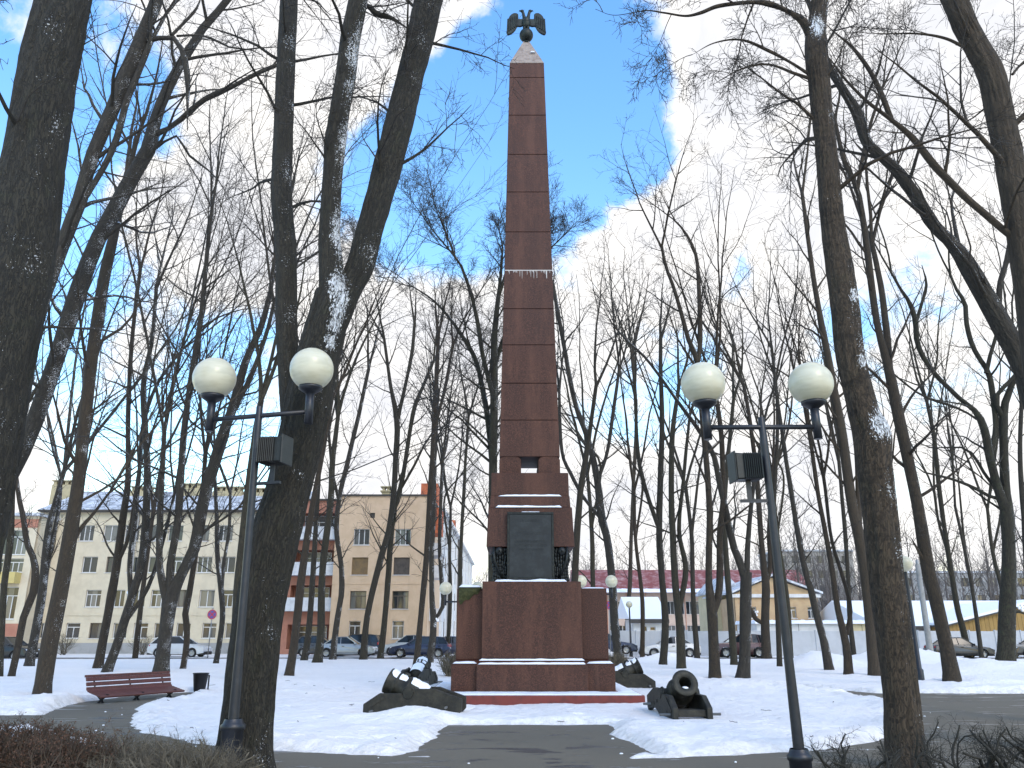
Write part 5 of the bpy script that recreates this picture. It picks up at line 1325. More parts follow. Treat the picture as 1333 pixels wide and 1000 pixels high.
# long red-roofed building, right
Yr = 118.0; q = hexa(Yr)
Rr_ = thing('red_roof_building', 'long low pinkish building under a long red metal roof at right', 'building', (0, Yr, 0))
x0, x1 = q(752, 780)[0], q(1056, 780)[0]; ze, zr = q(900, 770)[1], float(P(900, 742, Yr + 6)[2])
holes = []
for i in range(22):
    x = x0 + 1.6 + i * (x1 - x0 - 3) / 22
    holes += [(x, x + 1.1, 1.0, 2.8), (x, x + 1.1, 4.3, 6.1)]
facade(Rr_, x0, x1, -.2, ze, holes, M_PINKW)
for h in holes: window(Rr_, *h, mull=2, trans=False, sill=False, frame=M_FRAME)
MB().box(x0, x1, .36, 12, -.2, ze).build('rear_walls', M_PINKW, Rr_)
b = MB(); b.add([(x0 - .5, -.6, ze + .05), (x1 + .5, -.6, ze + .05), (x1 + .5, 6, zr), (x0 - .5, 6, zr), (x1 + .5, 12.6, ze + .05), (x0 - .5, 12.6, ze + .05)], [(0, 1, 2, 3), (3, 2, 4, 5), (0, 3, 5), (1, 4, 2)]); b.build('roof', M_REDROOF, Rr_)
sn = snow_strip(x0 - .4, x1 + .4, -.55, 1.6, ze + .12, .12, parent=Rr_, name='roof_snow'); sn.rotation_euler = (R(14), 0, 0); sn.location.z = .0
b = MB()
for i in range(12):
    x = x0 + (i + .5) * (x1 - x0) / 12; b.box(x - .02, x + .02, -.1, -.003, .2, ze - .1)
b.build('downpipe', M_ORANGEBR, Rr_, kind='stuff')
# yellow wing and orange gabled house
Yy = 92.0; q = hexa(Yy)
Yw_ = thing('yellow_house', 'plain yellow house end between trunks, left of the orange gable house', 'building', (0, Yy, 0))
x0, x1 = q(934, 800)[0], q(966, 800)[0]; zt = q(950, 772)[1]
h = [(x0 + .9, x0 + 1.7, 2.2, 3.6)]
facade(Yw_, x0, x1, -.2, zt, h, M_YELLOWW); window(Yw_, *h[0], mull=2, trans=False)
MB().box(x0, x1, .36, 9, -.2, zt).build('rear_walls', M_YELLOWW, Yw_)
b = MB(); b.prism([(x0 - .3, zt + .003), (x1 + .3, zt + .003), (x1 + .3, zt + .15), ((x0 + x1) / 2, zt + 1.9), (x0 - .3, zt + .15)], -.3, 9.3); b.build('roof', M_METALROOF, Yw_)
Yo = 86.0; q = hexa(Yo)
Oh = thing('orange_gable_house', 'orange house with a broad white-trimmed gable and one paned window behind the fence', 'building', (0, Yo, 0))
x0, x1 = q(958, 800)[0], q(1066, 800)[0]; zt = q(1000, 778)[1]; xm, za = q(1004, 753)[0], q(1004, 752)[1]
h = [(q(1026, 800)[0], q(1037, 800)[0], q(1030, 805)[1], q(1030, 790)[1]), (q(1052, 800)[0], q(1061, 800)[0], q(1030, 805)[1], q(1030, 790)[1]), (q(975, 800)[0], q(985, 800)[0], q(1030, 805)[1], q(1030, 790)[1])]
facade(Oh, x0, x1, -.2, zt, h, M_ORANGEW)
for a in h: window(Oh, *a, mull=2, trans=True)
MB().box(x0, x1, .36, 12, -.2, zt).build('rear_walls', M_ORANGEW, Oh)
MB().box(x0 - .3, x1 + .3, -.25, .3, zt + .002, zt + .35).build('cornice', M_WHITEW, Oh)
MB().prism([(x0 - .1, zt + .352), (x1 + .1, zt + .352), (xm, za)], .0, .25).build('gable', M_ORANGEW, Oh)
b = MB(); b.add([(x0 - .5, -.5, zt + .36), (xm, -.5, za + .15), (x1 + .5, -.5, zt + .36), (x0 - .5, 12.4, zt + .36), (xm, 12.4, za + .15), (x1 + .5, 12.4, zt + .36), (x0 - .5, -.5, zt + .56), (xm, -.5, za + .37), (x1 + .5, -.5, zt + .56), (x0 - .5, 12.4, zt + .56), (xm, 12.4, za + .37), (x1 + .5, 12.4, zt + .56)],
     [(0, 1, 4, 3), (1, 2, 5, 4), (6, 9, 10, 7), (7, 10, 11, 8), (0, 6, 7, 1), (1, 7, 8, 2), (0, 3, 9, 6), (2, 8, 11, 5)]); b.build('roof', M_METALROOF, Oh)
# small pale outbuilding with a snowy roof behind the white sedan
Yk = 74.0; q = hexa(Yk)
Kb = thing('small_pale_kiosk', 'small pale outbuilding with snow-covered roof behind the white sedan', 'building', (0, Yk, 0))
x0, x1 = q(824, 810)[0], q(864, 810)[0]; zt = q(840, 806)[1]
hw_ = [(q(834, 810)[0], q(842, 810)[0], q(840, 822)[1], q(840, 815)[1]), (q(846, 810)[0], q(853, 810)[0], q(840, 821)[1], q(840, 816)[1])]
facade(Kb, x0, x1, -.2, zt, hw_, M_WHITEW)
for a in hw_: window(Kb, *a, mull=1, trans=False)
MB().box(x0, x1, .36, 5, -.2, zt).build('rear_walls', M_WHITEW, Kb)
b = MB(); b.add([(x0 - .4, -.5, zt), (x1 + .4, -.5, zt), (x1 + .4, 4.5, zt + 2.1), (x0 - .4, 4.5, zt + 2.1), (x1 + .4, 9, zt + .2), (x0 - .4, 9, zt + .2)], [(0, 1, 2, 3), (3, 2, 4, 5), (0, 3, 5), (1, 4, 2)]); b.build('roof', M_SNOWCAP, Kb)
MB().box(x0 - .4, x1 + .4, -.55, -.3, zt - .35, zt - .005).build('fascia', M_DARKEAVE, Kb)
# white garages above the fence
Yg2 = 70.0; q = hexa(Yg2)
Gr = thing('white_garage_row', 'low white garage row with snowy flat roof above the fence, right of the orange house', 'building', (0, Yg2, 0))
x0, x1 = q(985, 820)[0], q(1150, 820)[0]; zt = q(1000, 812)[1]
for i in range(6):
    a = x0 + (x1 - x0) * i / 6; c = x0 + (x1 - x0) * (i + 1) / 6
    MB().box(a + .02, c - .02, 0, .25, -.2, zt).build('garage_front', M_WHITEW if i < 4 else M_YELLOWW, Gr, .01)
MB().box(x0, x1, .252, 6, -.2, zt - .004).build('rear_walls', M_WHITEW, Gr)
snow_strip(x0 - .2, x1 + .2, -.3, 6, zt, .28, parent=Gr, name='roof_snow')
# panel fence along the street
Yf = 65.0; q = hexa(Yf)
Fn = thing('panel_fence', 'long low pale panel fence along the far side of the street at right', 'fence', (0, Yf, 0))
xa, xb = q(795, 840)[0], q(1365, 840)[0]; n = 17; pn = None
for i in range(n):
    w_ = (xb - xa) / n
    if pn is None:
        pn = o = MB().box(.04, w_ - .04, 0, .09, -.1, 1.86).build('panel', M_FENCE, Fn, .01)
        ps = p_ = MB().box(-.05, .05, -.05, .12, -.1, 1.93).build('fence_post', M_FENCE, Fn, .01)
    else:
        o = pn.copy(); COL.objects.link(o); p_ = ps.copy(); COL.objects.link(p_)
    o.location = (xa + i * w_, 0, random.Random(i).uniform(-.03, .03)); p_.location = (xa + i * w_, 0, 0)
# mustard shed and long shed roof at far right
Ys = 70.5; q = hexa(Ys)
Sh = thing('mustard_shed', 'mustard yellow shed gable under a wide snowy roof at the right edge', 'building', (0, Ys, 0))
x0, x1 = q(1236, 825)[0], q(1420, 825)[0]; ze = q(1236, 815)[1]; xm = (x0 + x1) / 2 + 2; zr = ze + (xm - x0) * .235
nb = 34
for i in range(nb):
    a, c = x0 + (x1 - x0) * i / nb, x0 + (x1 - x0) * (i + 1) / nb
    f_ = lambda x: ze + (x - x0) * .235 if x < xm else zr - (x - xm) * .28
    MB().prism([(a + .012, -.1), (c - .012, -.1), (c - .012, f_(c)), (a + .012, f_(a))], 0, .05).build('board', M_MUSTARD, Sh)
MB().prism([(x0, -.1), (x1, -.1), (x1, f_(x1) - .03), (xm, zr - .03), (x0, ze - .03)], .055, 16).build('rear_walls', M_MUSTARD, Sh)
for (a, c) in ((x0 - .35, xm), (xm, x1 + .3)):
    b = MB(); V = []
    for yy in (-.35, 16.3):
        for dz in (.02, .14): V += [(a, yy, f_(a) + dz), (c, yy, f_(c) + dz)]
    b.add(V, [(0, 1, 5, 4), (2, 6, 7, 3), (0, 2, 3, 1), (4, 5, 7, 6), (0, 4, 6, 2), (1, 3, 7, 5)]); b.build('roof', M_DARKEAVE, Sh)
    b = MB(); V = []
    for yy in (-.25, 16.2):
        for dz in (.145, .36): V += [(a + .1, yy, f_(a + .1) + dz), (c, yy, f_(c) + dz)]
    b.add(V, [(0, 1, 5, 4), (2, 6, 7, 3), (0, 2, 3, 1), (4, 5, 7, 6), (0, 4, 6, 2), (1, 3, 7, 5)]); b.build('roof_snow', M_SNOWCAP, Sh)
Lg = thing('low_shed', 'long low shed with a broad snow-covered roof, left of the mustard gable', 'building', (0, 74, 0)); q = hexa(74)
x0, x1 = q(1150, 825)[0], q(1240, 825)[0] + 14; zt = q(1200, 816)[1]
MB().box(x0, x1, 0, 18, -.1, zt).build('wall', M_PLINTHW, Lg)
MB().box(x0 - .4, x1 + .4, -.6, -.3, zt - .25, zt + .05).build('fascia', M_DARKEAVE, Lg)
zr2 = float(P(1250, 782, 84)[2])
b = MB(); b.add([(x0 - .4, -.6, zt + .06), (x1 + .4, -.6, zt + .06), (x1 + .4, 10, zr2), (x0 - .4, 10, zr2), (x1 + .4, 18.5, zt + .06), (x0 - .4, 18.5, zt + .06)], [(0, 1, 2, 3), (3, 2, 4, 5), (0, 3, 5), (1, 4, 2)]); b.build('roof', M_SNOWCAP, Lg)
# distant blocks and woods on the skyline
for nm, lab, u0, u1, vt, Yw, m in (('apartment_block', 'distant grey flats rising above the trees, right of the lamp post', 1012, 1112, 718, 170, M_TOWER), ('office_block', 'low grey distant building behind the snowy shed roofs', 1170, 1345, 746, 150, M_PLINTHW)):
    q = hexa(Yw); o = thing(nm, lab, 'building', (0, Yw, 0)); x0, x1 = q(u0, 740)[0], q(u1, 740)[0]; zt = q((u0 + u1) / 2, vt)[1]
    holes = []; nc = int((x1 - x0) / 2.6); nr = int((zt - 6) / 3)
    for i in range(nc):
        for j in range(nr): holes.append((x0 + .6 + i * 2.6, x0 + 2.0 + i * 2.6, zt - 2.4 - j * 3, zt - .9 - j * 3))
    facade(o, x0, x1, -.2, zt, holes, m, depth=.25)
    for hh in holes: MB().box(hh[0], hh[1], .15, .17, hh[2], hh[3]).build('window', M_PANE, o)
    MB().box(x0, x1, .26, 12, -.2, zt).build('rear_walls', m, o); MB().box(x0 - .2, x1 + .2, -.25, 12.2, zt + .002, zt + .35).build('roof', M_METALROOF, o)
def wood(name, u0, u1, v0, v1, Y0, Y1, n, m, seed):
    """far-off bare wood: one mass of stems and twigs"""
    rg = np.random.default_rng(seed)
    us = rg.uniform(u0, u1, n); Yw = rg.uniform(Y0, Y1, n); x = (us - 666.5) / F_PX * Yw * .98
    h = np.array([P(u, rg.uniform(v0, v1), y)[2] for u, y in zip(us, Yw)])
    K = 6; t = np.linspace(0, 1, K); Pp = np.zeros((n, K, 3))
    Pp[:, :, 0] = x[:, None] + rg.normal(0, .5, (n, 1)) * t + rg.normal(0, .12, (n, K)); Pp[:, :, 1] = Yw[:, None] + rg.normal(0, .5, (n, 1)) * t; Pp[:, :, 2] = h[:, None] * t
    Rr = (.16 * (1 - .85 * t))[None] * np.ones((n, 1))
    B1 = spawn(Pp, Rr, 9, .22, 1, .35, 40, .12, .1, 5, .012, .035, trop=.04, lmin=1, lmax=5, rg=rg)
    B2 = spawn(*B1, 5, .2, 1, .55, 40, .05, .15, 4, .012, .03, lmin=.5, lmax=2.5, rg=rg)
    Vs, Qs, nb = [], [], 0
    for A in ((Pp, Rr), B1, B2):
        V, Q, _ = tubes(A[0], A[1], 3); Vs.append(V); Qs.append(Q + nb); nb += len(V)
    o = link(name, np_mesh(name, np.concatenate(Vs), np.concatenate(Qs)), m); return tag(o, kind='stuff')
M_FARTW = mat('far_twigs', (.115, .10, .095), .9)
wood('distant_woods', 735, 1420, 700, 770, 128, 175, 230, M_FARTW, 5)
wood('distant_woods', 610, 700, 740, 770, 165, 190, 25, M_FARTW, 8)
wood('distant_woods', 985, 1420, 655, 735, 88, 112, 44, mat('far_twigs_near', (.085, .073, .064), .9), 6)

# ------------------------------------------------------------------ parked cars
def car_paint(name, c, r=.28, metal=.25):
    k = MT(name, r, metal); n = k.noise(k.obj, 3, 5, .6)
    k.col(k.mix(k.ramp(n, .4, .75, 0, .35), c, tuple(x * .8 + .012 for x in c))); k.b.inputs['Coat Weight'].default_value = .4; return k.m
M_TYRE = mat('tyre_rubber', (.015, .015, .016), .85); M_RIM = mat('wheel_rim', (.35, .36, .38), .35, .7)
M_HEAD = mat('headlight_glass', (.55, .57, .60), .12); M_TAIL = mat('tail_light_red', (.35, .012, .012), .2); M_TRIM = mat('black_trim', (.012, .012, .013), .6)
def make_car(L=4.5, H=1.46, kind='sedan', paint=None, W=1.74):
    """nose toward +X, standing on z=0"""
    t = thing('parked_car', '', 'car'); hl = L / 2
    belt = H * .60; zs = .22
    if kind == 'sedan': top = [(-hl, .62), (-hl + .10, belt + .06), (-hl + .95, belt + .10), (hl - 1.55, belt + .08), (hl - .35, belt - .12), (hl - .03, .60)]
    elif kind == 'suv': top = [(-hl, .62), (-hl + .06, belt + .05), (-hl + .5, belt + .06), (hl - 1.35, belt + .10), (hl - .22, belt - .02), (hl, .62)]
    else: top = [(-hl, .60), (-hl + .07, belt + .06), (-hl + .5, belt + .08), (hl - 1.35, belt + .08), (hl - .30, belt - .12), (hl - .02, .58)]
    if kind == 'sedan': cab = [(-hl + .62, belt + .07), (-hl + 1.35, H - .03), (-hl + 1.9, H), (hl - 2.15, H - .01), (hl - 1.35, belt + .06)]
    elif kind == 'wagon': cab = [(-hl + .16, belt + .05), (-hl + .50, H - .05), (-hl + 1.4, H), (hl - 2.1, H - .01), (hl - 1.3, belt + .06)]
    elif kind == 'suv': cab = [(-hl + .10, belt + .04), (-hl + .38, H - .06), (-hl + 1.2, H), (hl - 2.0, H - .01), (hl - 1.15, belt + .08)]
    else: cab = [(-hl + .14, belt + .05), (-hl + .62, H - .05), (-hl + 1.3, H), (hl - 2.0, H - .01), (hl - 1.2, belt + .06)]
    wx = (-hl + .84, hl - .88); wr = .315 if kind != 'suv' else .35
    # side outline with wheel arches, lofted across five widths so the flanks curve
    def outline():
        low = [(-hl + .04, .34)]; 
        for c in wx:
            low += [(c - wr - .07, zs)] + [(c + (wr + .07) * math.cos(a), max(zs, wr + (wr + .06) * math.sin(a))) for a in np.linspace(math.pi * .95, math.pi * .05, 9)] + [(c + wr + .07, zs)]
        low += [(hl - .05, .32)]; return low + top[::-1]
    ol = outline(); n = len(ol); V = []; ys = (-W / 2 + .16, -W / 2 + .03, -W / 2, W / 2, W / 2 - .03, W / 2 - .16)
    b = MB(); rings = []
    for y, ins in ((-W / 2 + .02, .10), (-W / 2, .03), (-W / 2 + .05, .0), (W / 2 - .05, .0), (W / 2, .03), (W / 2 - .02, .10)):
        rings.append([(x * (1 - ins * .25), y + (0 if z > .3 else math.copysign(.04, -y)) - math.copysign(max(0, z - .62) * .22, y), z - ins * (.6 if z > belt else 0)) for x, z in ol])
    base = []
    for rg_ in rings: base += rg_
    Fc = [(i * n + k, i * n + (k + 1) % n, (i + 1) * n + (k + 1) % n, (i + 1) * n + k) for i in range(5) for k in range(n)]
    b.add(base, Fc, True); b.f += [tuple(range(n)), tuple(range(5 * n, 6 * n))]; b.sm += [False, False]
    body = b.build('body', paint, t)
    b = MB(); hw0, hw1 = W / 2 - .10, W / 2 - .28
    cy = lambda z: hw0 + (hw1 - hw0) * (z - belt) / (H - belt)
    m = len(cab); V = [(x, -cy(z), z) for x, z in cab] + [(x, cy(z), z) for x, z in cab]
    b.add(V, [tuple(range(m)), tuple(range(2 * m - 1, m - 1, -1))] + [(i, m + i, m + i + 1, i + 1) for i in range(m - 1)])
    b.build('window_glass', M_GLASS_DK, t, .03)
    # painted roof and pillars standing proud of the glass
    b = MB(); x0, x1 = cab[1][0] - .02, cab[3][0] + .04; n2 = 8
    g = [(x0 + (x1 - x0) * i / n2) for i in range(n2 + 1)]
    zt = lambda x: float(np.interp(x, [c[0] for c in cab], [c[1] for c in cab])) + .018
    V = []
    for x in g:
        hh = cy(H) + .035; V += [(x, -hh, zt(x) - .06), (x, -hh * .8, zt(x)), (x, hh * .8, zt(x)), (x, hh, zt(x) - .06)]
    Fc = [(4 * i + k, 4 * i + k + 1, 4 * i + k + 5, 4 * i + k + 4) for i in range(n2) for k in range(3)]
    b.add(V, Fc, True); b.build('roof', paint, t)
    b = MB()
    for s in (-1, 1):
        for (xa, za), (xb, zb_) in ((cab[0], cab[1]), (cab[4], cab[3])): b.bar((xa, s * cy(za), za), (xb, s * cy(zb_), zb_), .07, .06)
        xm = (cab[1][0] + cab[3][0]) / 2 + .05; b.bar((xm, s * (cy(belt) + .01), belt + .04), (xm - .03, s * (cy(H) + .02), H - .05), .03, .07)
        if kind in ('wagon', 'suv'): xm = cab[1][0] + .45; b.bar((xm - .1, s * (cy(belt) + .01), belt + .04), (xm, s * (cy(H) + .02), H - .05), .03, .09)
    b.build('pillar', paint, t)
    wh = None
    for x in wx:
        for s in (-1, 1):
            if wh is None:
                b = MB(); b.lathe([(wr * .66, -.09), (wr * .95, -.095), (wr, -.06), (wr, .06), (wr * .95, .095), (wr * .66, .09)], 24, Matrix.Rotation(math.pi / 2, 4, 'X'))
                wh = o = b.build('wheel', M_TYRE, t)
                b = MB(); b.lathe([(wr * .68, .08), (wr * .62, .05), (wr * .58, .03), (wr * .22, .05), (.001, .06)], 24, Matrix.Rotation(math.pi / 2, 4, 'X'))
                b.lathe([(wr * .68, -.08), (wr * .62, -.05), (wr * .58, -.03), (wr * .22, -.05), (.001, -.06)], 24, Matrix.Rotation(math.pi / 2, 4, 'X'))
                for a in range(5):
                    for q_ in (-1, 1): b.bar((0, q_ * .06, 0), (math.cos(a * 1.2566) * wr * .64, q_ * .065, math.sin(a * 1.2566) * wr * .64), .05, .02)
                b.build('rim', M_RIM, o)
            else: o = copy_tree(wh, t)
            o.location = (x, s * (W / 2 - .10), wr)
    for s in (-1, 1):
        b = MB(); b.ball((hl - .20, s * (W / 2 - .26), .66), .13, 10, 6, (1.1, 1.2, .6)); b.build('headlight', M_HEAD, t)
        b = MB(); zl = .78 if kind != 'suv' else .90; b.ball((-hl + .12, s * (W / 2 - .20), zl), .13, 10, 6, (.9, 1.1, .8 if kind == 'sedan' else 1.5)); b.build('tail_light', M_TAIL, t)
        b = MB(); b.ball((cab[4][0] - .15, s * (W / 2 + .06), belt + .10), .09, 8, 6, (.7, 1.1, .8)); b.build('wing_mirror', paint, t)
        b = MB()
        xm = (cab[1][0] + cab[3][0]) / 2
        for x in (xm + .15, xm - .75): b.box(x, x + .18, s * (W / 2 - .04) - .012, s * (W / 2 - .04) + .012, belt - .10, belt - .06)
        b.build('door_handle', M_TRIM, t)
    b = MB(); b.box(-hl + .02, hl - .06, -W / 2 + .1, W / 2 - .1, .18, .36); b.box(hl - .12, hl + .005, -W / 2 + .22, W / 2 - .22, .28, .40); b.box(-hl - .005, -hl + .12, -W / 2 + .2, W / 2 - .2, .28, .38); b.build('underbody', M_TRIM, t)
    MB().box(hl - .015, hl + .012, -.26, .26, .42, .53).build('number_plate', M_HEAD, t)
    MB().box(-hl - .012, -hl + .03, -.26, .26, .60, .71).build('number_plate', M_HEAD, t)
    return t
def put_car(u, v, Yc, face, lab, **k):
    c = make_car(**k); x = float(P(u, v, Yc)[0]); c.location = (x, Yc, gz(x, Yc) - .02); c.rotation_euler = (0, 0, R(face)); return tag(c, lab, 'car', 'cars parked along the street')
PT = lambda n, c, r=.28, m=.25: car_paint(n, c, r, m)
put_car(8, 845, 58.5, -8, 'black car cut by the left edge, nose toward the right', L=4.5, H=1.55, kind='hatch', paint=PT('black_paint', (.010, .011, .013)))
put_car(235, 845, 62.2, -3, 'white hatchback parked before the cream facade, tail toward the left', L=4.25, H=1.47, kind='hatch', paint=PT('white_paint', (.55, .57, .60), .3, 0))
put_car(417, 845, 64.6, 4, 'dark grey hatchback with snow on its bonnet behind grey trunks', L=4.0, H=1.5, kind='hatch', paint=PT('graphite_paint', (.06, .06, .062)))
put_car(452, 846, 62.0, 0, 'silver sedan before the beige gable house, nose toward the right', L=4.4, H=1.44, kind='sedan', paint=PT('silver_paint', (.38, .41, .44), .3, .5))
put_car(462, 840, 66.6, 176, 'dark car showing only its roof behind the silver sedan', L=4.3, H=1.62, kind='suv', paint=PT('dark_blue_grey_paint', (.025, .03, .036)))
put_car(529, 840, 66.4, 178, 'pale grey small car half hidden behind the navy wagon', L=3.9, H=1.55, kind='hatch', paint=PT('pale_grey_paint', (.40, .42, .42), .35, .2))
put_car(547, 846, 61.6, 180, 'navy blue wagon with silver wheels, nose toward the left', L=4.45, H=1.46, kind='wagon', paint=PT('navy_paint', (.016, .024, .060)))
put_car(581, 843, 65.0, 186, 'dark blue car behind the tail of the navy wagon, beside the pedestal', L=4.4, H=1.46, kind='sedan', paint=PT('midnight_paint', (.018, .022, .045)))
put_car(790, 844, 62.5, 0, 'dark blue car half hidden behind the right pedestal wing', L=4.4, H=1.46, kind='sedan', paint=PT('deep_blue_paint', (.016, .026, .062)))
put_car(871, 844, 62.0, 181, 'white sedan with dark alloy wheels by the fence, nose toward the left', L=4.35, H=1.46, kind='sedan', paint=PT('pearl_white_paint', (.55, .56, .58), .3, .1))
put_car(962, 845, 61.5, 180, 'dark maroon car behind the broken-topped trunk, red tail lights at right', L=4.1, H=1.62, kind='suv', paint=PT('maroon_paint', (.045, .012, .018)))
put_car(1249, 852, 60.2, 2, 'dark grey sedan behind the snow bank near the mustard shed', L=4.3, H=1.44, kind='sedan', paint=PT('dark_sedan_paint', (.022, .026, .032)))
put_car(1352, 850, 61.5, 180, 'dark car at the right edge behind the mossy tree', L=4.3, H=1.45, kind='wagon', paint=PT('slate_paint', (.03, .036, .045)))

# ------------------------------------------------------------------ signs, poles
M_SIGNBL = mat('sign_blue', (.10, .08, .30), .5); M_SIGNRED = mat('sign_red', (.42, .03, .06), .5); M_GALV = mat('galvanised_pole', (.25, .26, .27), .5, .5); M_CONC = m_worn('concrete_pole', (.27, .27, .26), (.20, .20, .19), 3, .9)
def round_sign(u, v, Yw, lab, r=.34):
    c = P(u, v, Yw); t = thing('traffic_sign', lab, 'sign', (c[0], Yw, 0)); zc_ = c[2]
    MB().tube([(0, .05, -.1), (0, .05, zc_ + r + .15)], .035, 10).build('pole', M_GALV, t)
    Mx = Matrix.Translation((0, 0, zc_)) @ Matrix.Rotation(math.pi / 2, 4, 'X')
    b = MB(); b.lathe([(.001, 0), (r * .80, 0), (r * .80, -.012), (.001, -.012)], 28, Mx, False); d = b.build('disc', M_SIGNBL, t)
    b = MB(); b.lathe([(r * .805, .006), (r, .006), (r, -.014), (r * .805, -.014)], 28, Mx, False); b.build('red_ring', M_SIGNRED, d)
    b = MB()
    for a in (45, -45): b.add([Mx @ Vector((math.cos(R(a + k)) * r * .8, math.sin(R(a + k)) * r * .8, .010 + a * .00003)) for k in (-8, 8, 172, 188)], [(0, 1, 2, 3)])
    b.build('red_cross_bars', M_SIGNRED, d)
round_sign(276, 800, 60.5, 'round purple-blue no-stopping sign with red rim beside the whitened slim tree')
round_sign(793, 788, 61.0, 'round blue road sign tucked behind the right pedestal wing', r=.30)
pc = G(1213, 861); t = thing('utility_pole', 'plain grey concrete pole left of the dark parked sedan', 'pole', (pc[0], pc[1], 0))
MB().lathe([(.20, -.2), (.18, 2), (.15, 5.9), (.001, 5.95)], 12).build('shaft', M_CONC, t)
b = MB(); b.lathe([(.10, 5.9), (.10, 6.15), (.05, 6.2), (.001, 6.2)], 10); b.build('cap', M_GALV, t)

# ------------------------------------------------------------------ hedges of bare twigs
def hedge(name, lab, pts, h, wid, n, m, seed, rstem=.006, leaves=None, wander=.24, kids=6, group='bare clipped hedges', top_noise=.15):
    rg = np.random.default_rng(seed); pts = np.array(pts, float); c = pts.mean(0)
    t = thing(name, lab, 'hedge', (c[0], c[1], 0), 0, group)
    q = resample(pts, 60); s = rg.integers(0, 59, n); f = rg.random(n)[:, None]; p0 = q[s] * (1 - f) + q[s + 1] * f
    d = norm(q[s + 1] - q[s]); nrm = np.stack([-d[:, 1], d[:, 0]], 1); off = (rg.random(n) - .5)[:, None] * wid
    p0 = p0 + nrm * off - c; hh = h * (1 - top_noise + 2 * top_noise * fbm(p0[:, 0] * 2.1, p0[:, 1] * 2.1, seed)) * rg.uniform(.7, 1.0, n)
    K = 7; Pp = np.zeros((n, K, 3)); dirs = np.zeros((n, 3)); dirs[:, :2] = nrm * off * .5 + rg.normal(0, .22, (n, 2)); dirs[:, 2] = 1; dirs = norm(dirs)
    Pp[:, 0, :2] = p0; Pp[:, 0, 2] = 0
    for j in range(1, K):
        dirs = dirs + rg.normal(0, wander, (n, 3)); dirs[:, 2] = np.abs(dirs[:, 2]) + .12; dirs = norm(dirs)
        Pp[:, j] = Pp[:, j - 1] + dirs * (hh / (K - 1))[:, None] * 1.12
    Rr = rstem * (1.5 - np.linspace(0, 1, K) * .9)[None] * rg.uniform(.7, 1.8, (n, 1))
    B1 = spawn(Pp, Rr, kids, .25, 1, .42, 55, .06, .3, 6, .02, .0026, trop=.02, lmin=.10, lmax=.40, rg=rg)
    B2 = spawn(*B1, 5, .2, 1, .6, 50, .05, .25, 3, .02, .0018, lmin=.05, lmax=.22, rg=rg)
    V, Q, bk = tubes(Pp, Rr, 5, True); me = np_mesh('stems', V, Q); set_bark(me, bk); link('stems', me, m, t, kind='stuff')
    Vs, Qs, nb = [], [], 0
    for A in (B1, B2):
        V, Q, _ = tubes(A[0], A[1], 3); Vs.append(V); Qs.append(Q + nb); nb += len(V)
    link('twigs', np_mesh('twigs', np.concatenate(Vs), np.concatenate(Qs)), m, t, kind='stuff')
    if leaves:
        nl, ml = leaves; i = rg.integers(0, len(B1[0]), nl); kk = rg.integers(2, 5, nl); p = B1[0][i, kk] + rg.normal(0, .025, (nl, 3))
        a = norm(rg.normal(0, 1, (nl, 3))); bb = norm(np.cross(a, rg.normal(0, 1, (nl, 3)))); sz = rg.uniform(.006, .013, nl)[:, None]
        V = np.stack([p - a * sz, p + bb * sz * .6, p + a * sz, p - bb * sz * .6], 1).reshape(-1, 3)
        link('leaves', np_mesh('leaves', V, np.arange(nl * 4).reshape(-1, 4), False), ml, t, kind='stuff')
    return t
M_HTWR = mat('hedge_twigs_rusty', (.070, .050, .034), .9); M_HTW = m_worn('hedge_twigs', (.150, .128, .092), (.045, .038, .028), 7, .9); M_HTWD = mat('hedge_twigs_dark', (.034, .032, .026), .9); M_LEAF = mat('dead_leaves', (.098, .050, .030), .85)
xy = lambda u, v, z: tuple(G(u, v, z)[:2])
hedge('bare_hedge', 'clipped hedge holding rusty dead leaves at the lower left corner', [xy(-120, 944, .62), xy(20, 946, .62), xy(108, 958, .62)], .62, .62, 700, M_HTWR, 3, leaves=(42000, M_LEAF))
hedge('bare_hedge', 'grey leafless hedge between the rusty hedge and the left lamp', [xy(124, 955, .58), xy(200, 956, .58), xy(284, 968, .58)], .60, .70, 420, M_HTW, 4, wander=.5)
hedge('bare_hedge', 'open black-stemmed hedge left of the burled trunk at lower right', [xy(1084, 962, .60), xy(1160, 966, .60)], .72, .35, 17, M_HTWD, 5, rstem=.010, wander=.42, kids=13)
hedge('bare_hedge', 'open black-stemmed hedge right of the burled trunk in the corner', [xy(1208, 955, .60), xy(1400, 950, .60)], .70, .40, 40, M_HTWD, 6, rstem=.012, wander=.42, kids=14)
hedge('bare_hedge', 'low brown hedge behind the left side of the pedestal', [(-2.6, 33.6), (-.9, 33.6)], .85, .8, 420, M_HTW, 7, rstem=.010)
hedge('bare_hedge', 'low brown hedge behind the right side of the pedestal', [(3.2, 34.5), (4.6, 34.5)], .85, .8, 320, M_HTW, 8, rstem=.010)
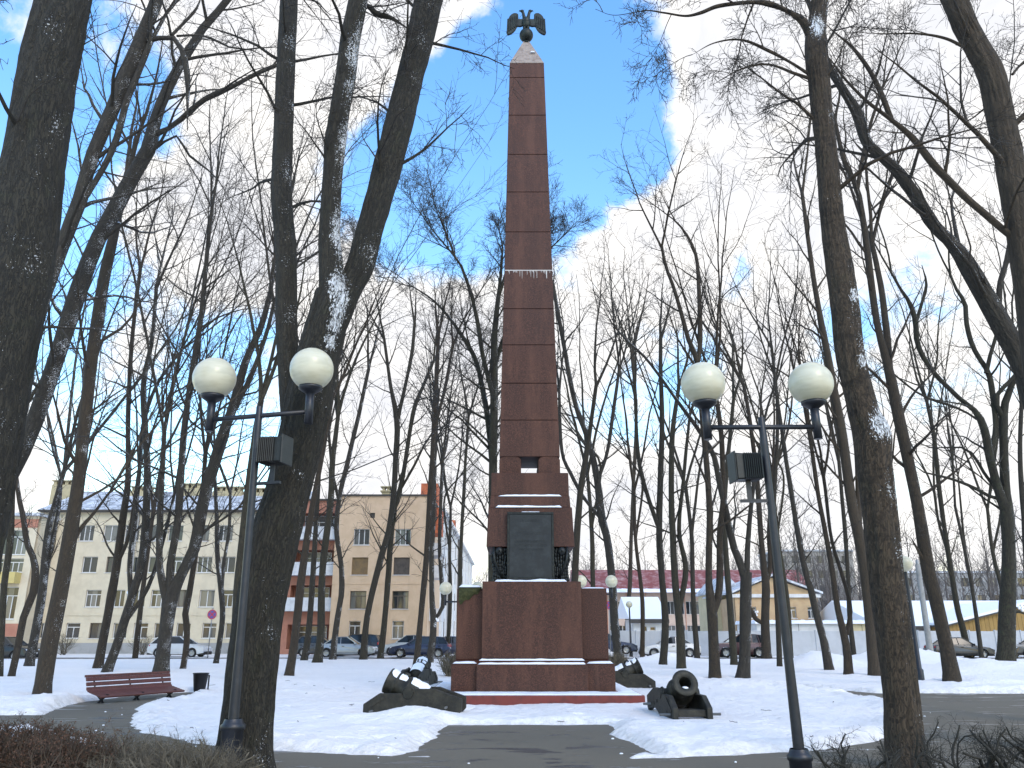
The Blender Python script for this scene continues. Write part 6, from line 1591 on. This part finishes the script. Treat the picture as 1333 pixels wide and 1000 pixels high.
def shrub(u, v, Yw, h, lab, seed): 
    x = float(P(u, v, Yw)[0]); rg = np.random.default_rng(seed); n = 26; t = thing('bare_shrub', lab, 'shrub', (x, Yw, 0), 0, 'bare shrubs by the cream house')
    K = 6; Pp = np.zeros((n, K, 3)); d = norm(np.c_[rg.normal(0, .5, (n, 2)), np.ones(n)]); Pp[:, 0, :2] = rg.normal(0, .12, (n, 2))
    for j in range(1, K): d = norm(d + rg.normal(0, .12, (n, 3))); Pp[:, j] = Pp[:, j - 1] + d * h / 5
    Rr = np.linspace(.022, .009, K)[None] * np.ones((n, 1)); B1 = spawn(Pp, Rr, 6, .25, 1, .45, 40, .05, .15, 4, .02, .008, lmax=.8, rg=rg)
    for nm, A in (('stems', (Pp, Rr)), ('twigs', B1)): V, Q, _ = tubes(A[0], A[1], 3); link(nm, np_mesh(nm, V, Q), M_HTW, t, kind='stuff')
shrub(84, 842, 68, 1.7, 'bare rounded shrub at the foot of the cream house, right of the leaning brown trunk', 1)
shrub(186, 842, 68.5, 1.6, 'bare shrub at the foot of the cream house above the white hatchback tail', 2)
# ------------------------------------------------------------------ loose crumbs of snow and grit on the swept path
rg = np.random.default_rng(21); b = MB()
for _ in range(420):
    x, y = rg.uniform(-9, 11), rg.uniform(9.5, 24)
    p = float(path_sd(np.array([x]), np.array([y]))[0])
    if not (0.02 < p < .5): continue
    s = rg.uniform(.008, .026); b.ball((x, y, s * .25), s, 5, 4, (rg.uniform(.7, 1.6), 1, .6))
o = b.build('snow_crumbs', M_SNOWCAP); tag(o, kind='stuff')
rg = np.random.default_rng(31); n = 55                      # fallen twigs on the snow
fx, fy = rg.uniform(-10, 11, n), rg.uniform(12, 30, n); fz = snow_z(fx, fy); ok = (fz > .03) & ~((np.abs(fx - AX) < 2.75) & (fy > 19.9) & (fy < 25.3)); fx, fy, fz = fx[ok], fy[ok], fz[ok]; n = len(fx)
an = rg.uniform(0, 6.28, n); ln = rg.uniform(.06, .26, n); t_ = np.linspace(-.5, .5, 5); Pp = np.zeros((n, 5, 3))
Pp[:, :, 0] = fx[:, None] + np.cos(an)[:, None] * ln[:, None] * t_ + rg.normal(0, .01, (n, 5)); Pp[:, :, 1] = fy[:, None] + np.sin(an)[:, None] * ln[:, None] * t_ + rg.normal(0, .01, (n, 5)); Pp[:, :, 2] = fz[:, None] + .012 + rg.normal(0, .004, (n, 5))
V, Q, _ = tubes(Pp, np.full((n, 5), .005), 4); o = link('fallen_twigs', np_mesh('fallen_twigs', V, Q), M_TWIG[1]); tag(o, kind='stuff')
